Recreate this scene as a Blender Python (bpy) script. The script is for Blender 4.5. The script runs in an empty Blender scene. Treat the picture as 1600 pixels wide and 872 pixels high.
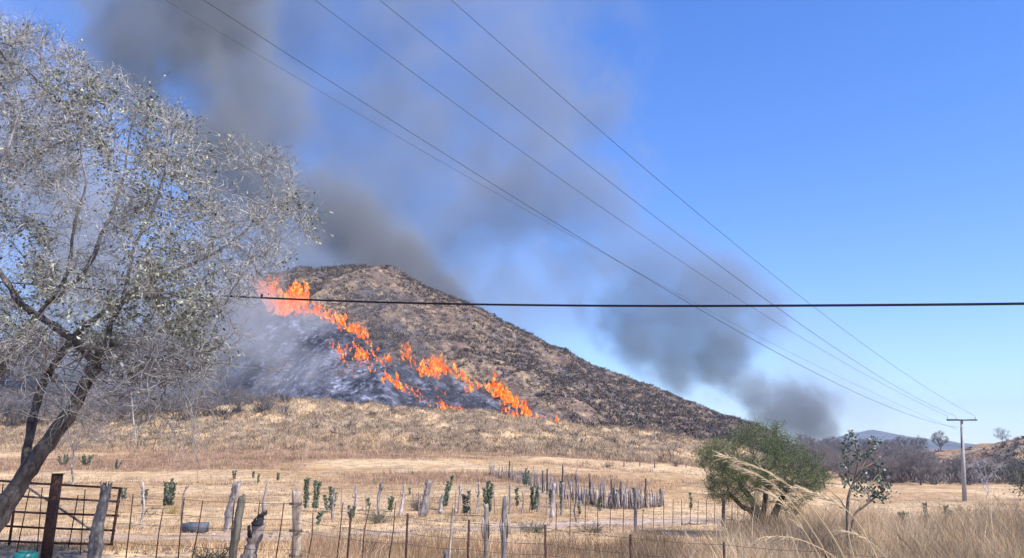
import bpy, math, random
import numpy as np
from mathutils import kdtree, Vector

rng = np.random.default_rng(7)
random.seed(7)
SC = bpy.context.scene
COL = SC.collection

# ------------------------------------------------------------------ camera
F = 1256.0                       # focal length in photo pixels (photo is 1600 wide)
PITCH = math.atan(264 / F)
CAMZ = 2.6
cam_d = bpy.data.cameras.new('camera')
cam = bpy.data.objects.new('camera', cam_d)
COL.objects.link(cam)
cam_d.sensor_width = 36.0
cam_d.lens = F / 1600 * 36.0
cam_d.clip_start = 0.1
cam_d.clip_end = 20000
cam.location = (0, 0, CAMZ)
cam.rotation_euler = (math.pi / 2 + PITCH, 0, 0)
SC.camera = cam

# ------------------------------------------------------------------ light
SUN_EL, SUN_AZ = math.radians(47), math.radians(122)      # azimuth clockwise from +Y
world = bpy.data.worlds.new("World")
SC.world = world
world.use_nodes = True
wn = world.node_tree
wn.nodes.clear()
sky = wn.nodes.new('ShaderNodeTexSky')
sky.sky_type = 'NISHITA'
sky.sun_disc = False
sky.sun_elevation = SUN_EL
sky.sun_rotation = SUN_AZ
sky.altitude = 1200
sky.air_density = 1.0
sky.dust_density = 0.15
sky.ozone_density = 4.0
bg = wn.nodes.new('ShaderNodeBackground')
bg.inputs['Strength'].default_value = 0.15
hs = wn.nodes.new('ShaderNodeHueSaturation')      # the deep saturated blue of the photograph's dry sky
hs.inputs['Saturation'].default_value = 1.38
hs.inputs['Value'].default_value = 1.34
hs.inputs['Hue'].default_value = 0.518
wo = wn.nodes.new('ShaderNodeOutputWorld')
gm = wn.nodes.new('ShaderNodeGamma')
gm.inputs[1].default_value = 0.82
wn.links.new(sky.outputs[0], gm.inputs[0])
wn.links.new(gm.outputs[0], hs.inputs['Color'])
wn.links.new(hs.outputs[0], bg.inputs['Color'])
wn.links.new(bg.outputs[0], wo.inputs['Surface'])
sun_d = bpy.data.lights.new('sun', 'SUN')
sun_d.energy = 4.0
sun_d.angle = math.radians(0.5)
sun_d.color = (1.0, 0.95, 0.88)
sun = bpy.data.objects.new('sun', sun_d)
COL.objects.link(sun)
sv = Vector((math.sin(SUN_AZ) * math.cos(SUN_EL), math.cos(SUN_AZ) * math.cos(SUN_EL), math.sin(SUN_EL)))
sun.rotation_euler = sv.to_track_quat('Z', 'Y').to_euler()
sun.location = (30, -20, 60)

SC.view_settings.view_transform = 'Standard'
SC.view_settings.look = 'None'
SC.view_settings.exposure = 0.8
SC.view_settings.gamma = 1.0
SC.render.engine = 'CYCLES'
cy = SC.cycles
cy.max_bounces = 5
cy.diffuse_bounces = 2
cy.glossy_bounces = 1
cy.transmission_bounces = 2
cy.volume_bounces = 0
cy.transparent_max_bounces = 24
cy.use_adaptive_sampling = True
cy.adaptive_threshold = 0.02
cy.volume_step_rate = 1.0
cy.volume_max_steps = 96
cy.caustics_reflective = False
cy.caustics_refractive = False

# ------------------------------------------------------------------ pixel <-> place
SP, CP = math.sin(PITCH), math.cos(PITCH)


def te(u, v):
    """azimuth tangent x/y and elevation tangent (z-cam)/y of a photo pixel"""
    a = (np.asarray(u, float) - 800) / F
    b = (436 - np.asarray(v, float)) / F
    d = CP - b * SP
    return a / d, (SP + b * CP) / d


def at(u, v, Y):
    t, e = te(u, v)
    return np.array([float(t) * Y, float(Y), CAMZ + float(e) * Y])


# ------------------------------------------------------------------ noise
class Lattice:
    def __init__(s, seed, n=256):
        s.n = n
        s.g = np.random.default_rng(seed).random((n, n))

    def __call__(s, x, y):
        xi = np.floor(x).astype(np.int64); yi = np.floor(y).astype(np.int64)
        fx = x - xi; fy = y - yi
        fx = fx * fx * fx * (fx * (fx * 6 - 15) + 10); fy = fy * fy * fy * (fy * (fy * 6 - 15) + 10)
        n = s.n
        a = s.g[xi % n, yi % n]; b = s.g[(xi + 1) % n, yi % n]
        c = s.g[xi % n, (yi + 1) % n]; d = s.g[(xi + 1) % n, (yi + 1) % n]
        return (a * (1 - fx) + b * fx) * (1 - fy) + (c * (1 - fx) + d * fx) * fy


LAT = [Lattice(k) for k in range(8)]


def fbm(x, y, octs=4, gain=0.5, seed=0):
    out = 0; amp = 1.0; tot = 0
    for o in range(octs):
        out = out + amp * LAT[(seed + o) % 8](x * 2 ** o + 17.3 * o + 31 * seed, y * 2 ** o + 9.1 * o + 57 * seed)
        tot += amp; amp *= gain
    return out / tot - 0.5


def sstep(a, b, x):
    t = np.clip((x - a) / (b - a), 0, 1)
    return t * t * (3 - 2 * t)


# ------------------------------------------------------------------ terrain function
_cu = np.array([-900, -200, 0, 200, 300, 380, 450, 520, 560, 600, 640, 700, 750, 800, 850, 900, 950, 1000, 1050, 1100, 1150, 1200, 1230, 1290, 1350, 1420, 1450, 1500, 1550, 1600, 1800, 2500.])
_ct = te(_cu, 700)[0]


def _col(us, vs):
    return np.interp(_cu, us, vs)


_lipv = _col([-900, 0, 300, 450, 560, 650, 750, 850, 950, 1050, 1150, 1230, 1350, 1450, 1600, 2500],
             [655, 655, 647, 630, 633, 640, 650, 663, 673, 684, 702, 728, 752, 754, 754, 750])
_crv = _col([-900, -200, 0, 200, 300, 380, 450, 520, 560, 600, 640, 700, 750, 800, 850, 900, 950, 1000, 1050, 1100, 1150, 1200, 1230, 1290, 1350, 1420, 1450, 1500, 1550, 1600, 1800, 2500],
            [600, 560, 540, 520, 490, 446, 423, 415, 416, 423, 440, 469, 491, 513, 537, 561, 583, 603, 620, 639, 657, 676, 694, 713, 716, 712, 707, 702, 696, 686, 655, 640])
_crY = _col([-900, 450, 700, 1150, 1300, 1600, 2500], [380, 350, 360, 420, 420, 330, 330])


def _z(v, Y):
    return CAMZ + te(800, v)[1] * Y


_rows = []
one = np.ones_like(_cu)


def _zr(us, zs):
    return _col(us, zs)


_rows.append((-60 * one, 1.0 * one))
_rows.append((5 * one, 1.0 * one))
_rows.append((12 * one, _zr([-900, 300, 560, 950, 2500], [.92, .85, .55, .10, .10])))
_rows.append((17 * one, _zr([-900, 300, 560, 950, 2500], [.72, .62, .42, .05, .10])))
_rows.append((23 * one, _zr([-900, 600, 1000, 2500], [.22, .22, .05, .0])))
_rows.append((32 * one, _zr([-900, 900, 1300, 2500], [-.05, -.05, -.45, -.5])))
_rows.append((60 * one, _zr([-900, 900, 1150, 1350, 2500], [-.1, -.15, -.8, -1.9, -2.0])))
_rows.append((110 * one, _zr([-900, 600, 850, 1050, 1150, 1350, 1600, 2500], [2.6, 2.6, 2.0, .8, -.5, -2.9, -3.3, -3.3])))
_lz = np.array([float(_z(v, 150.)) for v in _lipv])
_rows.append((150 * one, _lz))
_rows.append((163 * one, _lz - 1.2 * sstep(1230, 1000, _cu)))
_ev7 = te(800, _lipv)[1]; _ev9 = te(800, _crv)[1]
_mY = 163 + (_crY - 163) * .5
_rows.append((_mY, CAMZ + (_ev7 + (_ev9 - _ev7) * np.interp(_cu, [900, 1250], [.62, .5])) * _mY))
_cz = CAMZ + _ev9 * _crY
_rows.append((_crY, _cz))
_rows.append((_crY * 1.3, _cz - 9))
_rows.append((950 * one, -2 * one))
_rows.append((9000 * one, -2 * one))
RY = np.stack([r[0] for r in _rows]); RZ = np.stack([r[1] for r in _rows])
NR = len(_rows)


def H(x, y, relief=True):
    x = np.asarray(x, float); y = np.asarray(y, float)
    shp = np.broadcast(x, y).shape
    x = np.broadcast_to(x, shp).ravel(); y = np.broadcast_to(y, shp).ravel()
    t = np.clip(x / np.maximum(y, 12.0), _ct[0], _ct[-1])
    Yk = np.empty((NR, x.size)); Zk = np.empty((NR, x.size))
    for k in range(NR):
        Yk[k] = np.interp(t, _ct, RY[k]); Zk[k] = np.interp(t, _ct, RZ[k])
    dY = np.diff(Yk, axis=0); sl = np.diff(Zk, axis=0) / dY
    m = np.zeros_like(Zk)
    prod = sl[1:] * sl[:-1]
    hm = 2 * sl[1:] * sl[:-1] / np.where(np.abs(sl[1:] + sl[:-1]) < 1e-9, 1e-9, sl[1:] + sl[:-1])
    m[1:-1] = np.where(prod > 0, hm, 0)
    idx = np.clip((Yk <= y[None]).sum(0) - 1, 0, NR - 2)
    ar = np.arange(x.size)
    y0 = Yk[idx, ar]; h = dY[idx, ar]; s = np.clip((y - y0) / h, 0, 1)
    z0 = Zk[idx, ar]; z1 = Zk[idx + 1, ar]; m0 = m[idx, ar] * h; m1 = m[idx + 1, ar] * h
    s2 = s * s; s3 = s2 * s
    z = (2 * s3 - 3 * s2 + 1) * z0 + (s3 - 2 * s2 + s) * m0 + (-2 * s3 + 3 * s2) * z1 + (s3 - s2) * m1
    if relief:
        hill = sstep(165, 200, y) * sstep(1500, 900, y)
        rid = 1 - 2 * np.abs(fbm(x / 38 + .35 * fbm(x / 60, y / 60, 2, seed=2), y / 70, 4, seed=1)) * 2
        yc = np.interp(t, _ct, _crY).reshape(-1)
        damp = 1 - .75 * np.exp(-((y - yc) / 45) ** 2)
        yc = yc - 8
        z = z + hill * ((rid - .6) * 5.5 * damp + fbm(x / 9, y / 12, 5, .6, seed=3) * 3.0)
        berm = sstep(108, 135, y) * sstep(190, 160, y) * sstep(.55, .3, t)
        z = z + berm * (fbm(x / 5, y / 5, 4, .62, seed=4) * 3.0 + fbm(x / 28, y / 20, 2, seed=5) * 2.0)
        nf = sstep(9, 14, y) * sstep(140, 110, y)
        z = z + nf * (fbm(x / 5, y / 5, 4, seed=5) * .16 + fbm(x / 1.1, y / 1.1, 3, seed=6) * .09)
        md = sstep(40, 70, y) * sstep(150, 110, y)
        z = z + md * fbm(x / 14, y / 9, 3, seed=7) * .7
    return z.reshape(shp)


def G(u, v, ymin=11.0, ymax=700.0):
    """the place on the ground that a photo pixel shows"""
    t, e = te(u, v); t = float(t); e = float(e)
    Y = np.geomspace(ymin, ymax, 900)
    d = H(t * Y, Y) - (CAMZ + e * Y)
    hit = np.nonzero(d >= 0)[0]
    k = hit[0] if len(hit) else int(np.argmax(d))
    if k > 0 and d[k - 1] < 0 <= d[k]:
        f = d[k - 1] / (d[k - 1] - d[k]); y = Y[k - 1] + f * (Y[k] - Y[k - 1])
    else:
        y = Y[k]
    return np.array([t * y, y, float(H(t * y, y))])


def gz(x, y):
    return float(H(x, y))


# ------------------------------------------------------------------ object helpers
def link(name, data, mats=None, parent=None):
    o = bpy.data.objects.new(name, data)
    COL.objects.link(o)
    if parent is not None:
        o.parent = parent
    return o


def mesh_np(name, V, Fc, mat, parent=None, col=None, smooth=False, origin=None):
    """V (n,3); Fc (m,k) index array or list of such arrays"""
    if not isinstance(Fc, list):
        Fc = [Fc]
    Fc = [np.asarray(f, np.int64) for f in Fc if len(f)]
    V = np.asarray(V, np.float32)
    if origin is not None:
        V = V - np.asarray(origin, np.float32)
    me = bpy.data.meshes.new(name)
    me.vertices.add(len(V)); me.vertices.foreach_set('co', V.ravel())
    nl = sum(f.size for f in Fc); npoly = sum(len(f) for f in Fc)
    me.loops.add(nl); me.polygons.add(npoly)
    me.loops.foreach_set('vertex_index', np.concatenate([f.ravel() for f in Fc]).astype(np.int32))
    tot = np.concatenate([np.full(len(f), f.shape[1]) for f in Fc])
    st = np.concatenate([[0], np.cumsum(tot)[:-1]])
    me.polygons.foreach_set('loop_start', st.astype(np.int32))
    try:
        me.polygons.foreach_set('loop_total', tot.astype(np.int32))
    except Exception:
        pass
    if smooth:
        me.polygons.foreach_set('use_smooth', np.ones(npoly, bool))
    if col is not None:
        a = me.color_attributes.new('col', 'FLOAT_COLOR', 'POINT')
        c = np.ones((len(V), 4), np.float32); c[:, :3] = col
        a.data.foreach_set('color', c.ravel())
    me.update(calc_edges=True)
    if mat is not None:
        me.materials.append(mat)
    o = link(name, me, parent=parent)
    if origin is not None and parent is None:
        o.location = origin
    return o


def tag(o, label, cat, group=None, kind=None):
    if label: o['label'] = label
    if cat: o['category'] = cat
    if group: o['group'] = group
    if kind: o['kind'] = kind
    return o


def thing(name, label, cat, loc, group=None):
    o = bpy.data.objects.new(name, None)
    o.empty_display_size = .3
    COL.objects.link(o)
    o.location = tuple(float(c) for c in loc)
    return tag(o, label, cat, group)


def stuff(o):
    o['kind'] = 'stuff'
    return o


class Geo:
    """collects vertices, triangles/quads and colours"""
    def __init__(s):
        s.V = []; s.T = []; s.Q = []; s.C = []; s.n = 0

    def add(s, V, T=None, Q=None, C=(.5, .5, .5)):
        V = np.asarray(V, float)
        if T is not None and len(T): s.T.append(np.asarray(T) + s.n)
        if Q is not None and len(Q): s.Q.append(np.asarray(Q) + s.n)
        C = np.asarray(C, float)
        s.C.append(np.broadcast_to(C, (len(V), 3)))
        s.V.append(V); s.n += len(V)

    def tube(s, P, R, n=6, C=(.5, .5, .5), cap=True, ell=1.0, twist=0.0, jit=0.0):
        P = np.asarray(P, float); R = np.broadcast_to(np.asarray(R, float), (len(P),))
        k = len(P)
        d = np.gradient(P, axis=0); d /= np.linalg.norm(d, axis=1, keepdims=True) + 1e-9
        ref = np.array([0, 1, 0.]) if abs(d[0][1]) < .8 else np.array([1, 0, 0.])
        V = []
        a = np.arange(n) / n * 2 * math.pi
        for i in range(k):
            s1 = np.cross(d[i], ref); s1 /= np.linalg.norm(s1) + 1e-9
            s2 = np.cross(s1, d[i]); ref = s2
            rr = R[i] * (1 + jit * (rng.random(n) - .5))
            V.append(P[i] + (np.cos(a + twist * i) * rr)[:, None] * s1 + (np.sin(a + twist * i) * rr * ell)[:, None] * s2)
        V = np.concatenate(V)
        i0 = np.arange(k - 1)[:, None] * n; j = np.arange(n)[None]; j2 = (j + 1) % n
        Q = np.stack([i0 + j, i0 + j2, i0 + n + j2, i0 + n + j], -1).reshape(-1, 4)
        T = []
        if cap:
            V = np.concatenate([V, P[:1], P[-1:]])
            c0, c1 = k * n, k * n + 1
            T = [[c0, (q + 1) % n, q] for q in range(n)] + [[c1, (k - 1) * n + q, (k - 1) * n + (q + 1) % n] for q in range(n)]
        s.add(V, T, Q, C)

    def box(s, c, h, C=(.5, .5, .5), rot=0.0):
        c = np.asarray(c, float); h = np.asarray(h, float)
        v = np.array([[x, y, z] for x in (-1, 1) for y in (-1, 1) for z in (-1, 1)], float) * h
        cr, sr = math.cos(rot), math.sin(rot)
        v = np.stack([v[:, 0] * cr - v[:, 1] * sr, v[:, 0] * sr + v[:, 1] * cr, v[:, 2]], 1) + c
        s.add(v, None, [[0, 1, 3, 2], [4, 6, 7, 5], [0, 4, 5, 1], [2, 3, 7, 6], [0, 2, 6, 4], [1, 5, 7, 3]], C)

    def build(s, name, mat, parent=None, smooth=False, origin=None):
        if parent is not None and origin is None:
            origin = parent_origin(parent)
        V = np.concatenate(s.V)
        Fs = []
        if s.T: Fs.append(np.concatenate(s.T))
        if s.Q: Fs.append(np.concatenate(s.Q))
        return mesh_np(name, V, Fs, mat, parent, np.concatenate(s.C), smooth, origin)


def parent_origin(p):
    o = np.zeros(3)
    while p is not None:
        o += np.array(p.location); p = p.parent
    return o


def prisms(A, B, RA, RB, n=3):
    """many small tapered sticks at once -> V, Q"""
    A = np.asarray(A); B = np.asarray(B)
    d = B - A; d /= np.linalg.norm(d, axis=1, keepdims=True) + 1e-9
    ref = np.where(np.abs(d[:, 2:3]) < .9, np.array([[0, 0, 1.]]), np.array([[1., 0, 0]]))
    s1 = np.cross(d, ref); s1 /= np.linalg.norm(s1, axis=1, keepdims=True) + 1e-9
    s2 = np.cross(d, s1)
    a = np.arange(n) / n * 2 * math.pi
    ring = np.cos(a)[None, :, None] * s1[:, None] + np.sin(a)[None, :, None] * s2[:, None]
    V = np.concatenate([A[:, None] + ring * np.asarray(RA)[:, None, None], B[:, None] + ring * np.asarray(RB)[:, None, None]], 1)
    m = len(A); base = (np.arange(m) * 2 * n)[:, None, None]
    j = np.arange(n); j2 = (j + 1) % n
    Q = base + np.stack([j, j2, n + j2, n + j], -1)[None]
    return V.reshape(-1, 3), Q.reshape(-1, 4)


def clean_rand_dirs(n, r=None):
    r = r or rng
    d = r.normal(size=(n, 3)); return d / np.linalg.norm(d, axis=1, keepdims=True)


# ------------------------------------------------------------------ materials
def new_mat(name):
    m = bpy.data.materials.new(name); m.use_nodes = True
    nt = m.node_tree; nt.nodes.clear()
    return m, nt


def N(nt, t, **kw):
    n = nt.nodes.new(t)
    for k, v in kw.items():
        if k.startswith('i_'):
            key = k[2:]
            n.inputs[int(key) if key.isdigit() else key.replace('_', ' ')].default_value = v
        else:
            setattr(n, k, v)
    return n


def mul_col(nt, a, fac_socket, lo, hi):
    mr = N(nt, 'ShaderNodeMapRange', i_1=0.3, i_2=0.7, i_3=lo, i_4=hi)
    nt.links.new(fac_socket, mr.inputs[0])
    mx = N(nt, 'ShaderNodeVectorMath', operation='SCALE')
    nt.links.new(a, mx.inputs[0]); nt.links.new(mr.outputs[0], mx.inputs['Scale'])
    return mx.outputs[0]


def vmat(name, color=None, rough=.9, scale=8.0, lo=.6, hi=1.35, bump=.0, bscale=40., metal=0., spec=.2, stretch=(1, 1, 1), trans=0.0, scale2=None):
    """procedural material: attribute or fixed colour x noise, with bump"""
    m, nt = new_mat(name)
    b = N(nt, 'ShaderNodeBsdfPrincipled'); b.inputs['Roughness'].default_value = rough
    b.inputs['Metallic'].default_value = metal
    b.inputs['Specular IOR Level'].default_value = spec
    out = N(nt, 'ShaderNodeOutputMaterial')
    if color is None:
        src = N(nt, 'ShaderNodeVertexColor', layer_name='col').outputs[0]
    else:
        rgb = N(nt, 'ShaderNodeRGB'); rgb.outputs[0].default_value = (*color, 1); src = rgb.outputs[0]
    tc = N(nt, 'ShaderNodeTexCoord'); mp = N(nt, 'ShaderNodeMapping'); mp.inputs['Scale'].default_value = stretch
    nt.links.new(tc.outputs['Object'], mp.inputs[0])
    nz = N(nt, 'ShaderNodeTexNoise'); nz.inputs['Scale'].default_value = scale; nz.inputs['Detail'].default_value = 5
    nz.inputs['Roughness'].default_value = .65
    nt.links.new(mp.outputs[0], nz.inputs[0])
    c = mul_col(nt, src, nz.outputs[0], lo, hi)
    if scale2:
        n2 = N(nt, 'ShaderNodeTexNoise'); n2.inputs['Scale'].default_value = scale2; n2.inputs['Detail'].default_value = 3
        nt.links.new(mp.outputs[0], n2.inputs[0])
        c = mul_col(nt, c, n2.outputs[0], .72, 1.3)
    nt.links.new(c, b.inputs['Base Color'])
    if bump:
        nb = N(nt, 'ShaderNodeTexNoise'); nb.inputs['Scale'].default_value = bscale; nb.inputs['Detail'].default_value = 4
        nt.links.new(mp.outputs[0], nb.inputs[0])
        bp = N(nt, 'ShaderNodeBump'); bp.inputs['Strength'].default_value = min(1, bump); bp.inputs['Distance'].default_value = .5 / bscale * max(1, bump)
        nt.links.new(nb.outputs[0], bp.inputs['Height']); nt.links.new(bp.outputs[0], b.inputs['Normal'])
    if trans > 0:
        tr = N(nt, 'ShaderNodeBsdfTranslucent'); nt.links.new(c, tr.inputs[0])
        mx = N(nt, 'ShaderNodeMixShader', i_0=trans)
        nt.links.new(b.outputs[0], mx.inputs[1]); nt.links.new(tr.outputs[0], mx.inputs[2])
        nt.links.new(mx.outputs[0], out.inputs[0])
    else:
        nt.links.new(b.outputs[0], out.inputs[0])
    return m


M_ground = vmat('dry_ground', None, .95, 5.0, .6, 1.4, 1.0, 9., stretch=(.6, 1, 1), scale2=1.1)
M_hill = vmat('scrub_hillside', None, .95, .9, .4, 1.6, 1.0, .9, scale2=.22)
M_grass = vmat('dry_grass', None, .8, 3., .8, 1.2, trans=.25)
M_scrub = vmat('scrub_twigs', None, .95, 1., .75, 1.25)
M_bark = vmat('tree_bark', None, .85, 7., .3, 1.8, 1., 45., stretch=(1, 1, .45), scale2=2.2)
M_twig = vmat('twig_bark', None, .8, 5., .8, 1.2)
M_leaf = vmat('leaf', None, .55, 6., .75, 1.25, spec=.4, trans=.25)
M_wood = vmat('weathered_wood', None, .9, 11., .35, 1.6, 1., 70., stretch=(1, 1, .14), scale2=5.)
M_rust = vmat('rusty_steel', (.085, .045, .034), .8, 20., .5, 1.6, .6, 120., metal=.2)
M_wire = vmat('fence_wire', (.10, .085, .08), .6, 30., .7, 1.3, metal=.4)
M_cable = vmat('cable_sheath', (.006, .006, .012), .5, 20., .8, 1.2, spec=.4)
M_concrete = vmat('pole_concrete', (.40, .38, .36), .85, 4., .8, 1.15, .4, 60.)
M_block = vmat('grey_block', (.11, .12, .145), .85, 12., .7, 1.3, .5, 60.)
M_teal = vmat('teal_plastic', (.01, .14, .13), .45, 10., .8, 1.2, spec=.5)
M_insul = vmat('insulator_porcelain', (.62, .72, .74), .2, 10., .9, 1.1, spec=.6)
M_steel = vmat('galvanised_steel', (.07, .08, .12), .5, 10., .8, 1.2, metal=.5)
M_far = vmat('far_mountain', (.13, .13, .12), .95, .004, .7, 1.3, .6, .02)

# ------------------------------------------------------------------ ground, hills
STRAW = np.array([.44, .275, .135]); PALE = np.array([.61, .415, .225]); RED = np.array([.28, .165, .095])
SOIL = np.array([.40, .29, .22]); GTAN = np.array([.34, .25, .165]); BRN = np.array([.15, .104, .080])
GREYB = np.array([.115, .095, .098]); ASH = np.array([.42, .42, .46]); CHAR = np.array([.035, .036, .046])
ORG = np.array([.37, .225, .13])


def mixc(a, b, f):
    f = np.asarray(f)[..., None]
    return a * (1 - f) + b * f


TRACK = np.array([G(u, v)[:2] for u, v in [(-150, 846), (60, 842), (250, 842), (420, 838), (600, 832), (760, 826), (880, 820), (1000, 816), (1100, 812)]])


def seg_dist(x, y, P):
    best = np.full(x.shape, 1e9)
    for a, b in zip(P[:-1], P[1:]):
        ab = b - a; t = np.clip(((x - a[0]) * ab[0] + (y - a[1]) * ab[1]) / (ab @ ab), 0, 1)
        best = np.minimum(best, np.hypot(x - a[0] - t * ab[0], y - a[1] - t * ab[1]))
    return best


def px_of(x, y, z):
    """photo pixel of a place; used once, to lay out where soils, ash and scrub are"""
    y = np.maximum(y, 3.)
    a = x; b = y * CP + (z - CAMZ) * SP; c = (z - CAMZ) * CP - y * SP
    return 800 + F * a / b, 436 - F * c / b


FIRE_U = [380, 420, 470, 540, 600, 650, 720, 800, 860, 905, 940]
FIRE_V = [425, 450, 480, 510, 545, 560, 590, 620, 650, 665, 690]


def burnt_mask(u, v):
    fv = np.interp(u, FIRE_U, FIRE_V)
    m = sstep(-12, 14, v - fv) * sstep(930, 890, u)
    return m


def soil_colour(x, y, z):
    n1 = fbm(x / 9, y / 9, 4, seed=1); n2 = fbm(x / 2.2, y / 2.2, 4, .6, seed=2); n3 = fbm(x / 30, y / 14, 3, seed=3)
    n4 = fbm(x / .6, y / .6, 3, .6, seed=4)
    u, v = px_of(x, y, z)
    c = mixc(STRAW, PALE, sstep(-.12, .15, n1 + n2 * .5))
    c = mixc(c, GTAN, sstep(.02, .22, n2 + n4 * .8) * .55)
    # reddish dry weeds on the upper field
    red = sstep(50, 75, y) * sstep(135, 115, y) * sstep(-.10, .10, n3 + n2 * .25) * sstep(.35, .2, x / np.maximum(y, 5))
    c = mixc(c, RED, red * .85)
    lip = sstep(102, 122, y) * sstep(.42, .3, x / np.maximum(y, 5))
    c = mixc(c, mixc(GTAN, PALE, sstep(-.02, .2, n2 + n1 * .5)), lip * .85)
    c = mixc(c, BRN, lip * sstep(.03, .2, fbm(x / 4, y / 3, 3, seed=6)) * .7)
    # worn track and bare patches
    d = seg_dist(x, y, TRACK) + n1 * 3.2 + n2 * 1.6 + n4 * 1.4
    bare = sstep(2.1, 1.1, d) * sstep(9, 14, y)
    bare = np.maximum(bare, sstep(3.2, 1.6, np.hypot(x - G(930, 856)[0], (y - 17) * .8) + n1 * 3) * .9)
    bare = np.maximum(bare, sstep(16, 12, y) * .6)
    c = mixc(c, mixc(SOIL * .95, SOIL * 1.25, sstep(-.1, .2, n2)), bare * (.45 + .4 * sstep(-.08, .08, n1)))
    c = c * (1 + .5 * n4)[..., None]
    # the hillsides
    hm = sstep(156, 166, y)
    hn = fbm(x / 16, y / 22, 4, .6, seed=5); hf = fbm(x / 3.5, y / 5.5, 4, .65, seed=6)
    hc = mixc(BRN, GREYB, sstep(-.08, .1, hn))
    hc = mixc(hc, GTAN * np.array([.80, .78, .74]), sstep(.02, .16, hf + hn * .45) * .85)
    hc = mixc(hc, PALE * .75, sstep(.12, .22, fbm((x + y) / 7, (y - x) / 2.2, 4, .65, seed=2)) * .45)
    right = sstep(1180, 1300, u)
    rc = mixc(ORG, GTAN, sstep(-.1, .12, hn)); rc = mixc(rc, BRN, sstep(0, .15, hf) * .8)
    rc = mixc(mixc(GREYB, BRN, .5), rc, sstep(1400, 1480, u))
    hc = mixc(hc, rc, right)
    bm = burnt_mask(u + hf * 60, v + hn * 30)
    streak = fbm(x / 1.3, y / 2.6, 5, .82, seed=7)
    bc = mixc(CHAR, CHAR * 2.6, sstep(-.1, .12, hf))
    bc = mixc(bc, ASH * np.array([.8, .85, 1.]), np.clip(sstep(.0, .16, streak + hn * .5) * .34 * sstep(600, 440, u - (v - 520)) + sstep(.07, .2, streak + hf * .4) * .26, 0, 1))
    bc = mixc(bc, BRN * .7, sstep(.10, .2, hn + hf * .4) * .6)
    hc = mixc(hc, bc, bm)
    lowbare = sstep(166, 158, y) * sstep(690, 720, u)
    c = mixc(c, hc, hm * (1 - lowbare * 0))
    return np.clip(c, .01, .85)


def build_ground():
    ys = np.concatenate([np.linspace(-60, 8, 18)[:-1], np.geomspace(8, 160, 470)[:-1], np.linspace(160, 470, 330)[:-1], np.geomspace(470, 9000, 40)])
    s = np.linspace(-1, 1, 701)
    W = np.maximum(60, 1.05 * ys)
    X = s[None] * W[:, None]; Yg = np.broadcast_to(ys[:, None], X.shape).copy()
    Z = H(X, Yg)
    C = soil_colour(X, Yg, Z)
    nr, nc = X.shape
    V = np.stack([X, Yg, Z], -1).reshape(-1, 3); C = C.reshape(-1, 3)
    i = np.arange(nr - 1)[:, None] * nc; j = np.arange(nc - 1)[None]
    Q = np.stack([i + j, i + j + 1, i + nc + j + 1, i + nc + j], -1)
    cut = np.searchsorted(ys, 160)
    for nm, sl, mat in (('ground', Q[:cut], M_ground), ('hill', Q[cut:], M_hill)):
        q = sl.reshape(-1, 4); used, inv = np.unique(q, return_inverse=True)
        o = mesh_np(nm, V[used], inv.reshape(-1, 4), mat, None, C[used], True)
        o['kind'] = 'structure'


build_ground()

# far blue mountain
def far_mountain():
    us = np.linspace(1150, 1800, 140); Y0 = 3600.
    prof = np.interp(us, [1150, 1250, 1300, 1335, 1365, 1400, 1440, 1480, 1560, 1700, 1800], [700, 698, 686, 677, 672, 680, 689, 697, 703, 706, 708]) + fbm(us / 20, us * 0, 3) * 4
    rows = []
    for k, f in enumerate(np.linspace(0, 1, 26)):
        Yk = Y0 - 900 * (1 - f) if True else 0
        t, _ = te(us, prof)
        zc = CAMZ + te(us, prof)[1] * Y0
        z = -3 + (zc + 3) * f ** 1.2 + fbm(us / 16, us * 0 + k * .35, 4, seed=3) * 26 * math.sin(math.pi * f)
        rows.append(np.stack([t * Y0, 0 * us + Yk, z], 1))
    t, _ = te(us, prof)
    rows.append(np.stack([t * Y0, 0 * us + Y0 + 900, 0 * us - 3], 1))
    V = np.concatenate(rows); n = len(us); m = len(rows)
    i = np.arange(m - 1)[:, None] * n; j = np.arange(n - 1)[None]
    Q = np.stack([i + j, i + j + 1, i + n + j + 1, i + n + j], -1).reshape(-1, 4)
    o = mesh_np('mountain', V, Q, M_far, None, None, True)
    o['kind'] = 'structure'


far_mountain()

# ------------------------------------------------------------------ grass and scrub (uncountable)
def blades(P, Hh, lean, width, C, seg=1, spread=.5, bias=(0, 0)):
    """P (n,3) base, Hh heights -> Geo with one curved blade each"""
    n = len(P); g = Geo()
    az = rng.random(n) * 2 * math.pi
    dx = np.cos(az) * lean + bias[0]; dy = np.sin(az) * lean + bias[1]
    wa = rng.random(n) * math.pi
    wx = np.cos(wa) * width; wy = np.sin(wa) * width * .6
    top = P + np.stack([dx * Hh, dy * Hh, Hh], 1)
    a = P - np.stack([wx, wy, 0 * wx], 1) / 2; b = P + np.stack([wx, wy, 0 * wx], 1) / 2
    a[:, 2] -= .02; b[:, 2] -= .02
    k = np.arange(n)
    if seg == 1:
        V = np.stack([a, b, top], 1).reshape(-1, 3)
        g.add(V, (k[:, None] * 3 + np.array([0, 1, 2])), None, np.repeat(C, 3, 0))
    else:
        mid = P + np.stack([dx * Hh * .35, dy * Hh * .35, Hh * .6], 1)
        w2 = np.stack([wx, wy, 0 * wx], 1) * .35
        V = np.stack([a, b, mid + w2, mid - w2, top], 1).reshape(-1, 3)
        g.add(V, (k[:, None] * 5 + np.array([3, 2, 4])), (k[:, None] * 5 + np.array([0, 1, 2, 3])), np.repeat(C, 5, 0))
    return g


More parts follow.
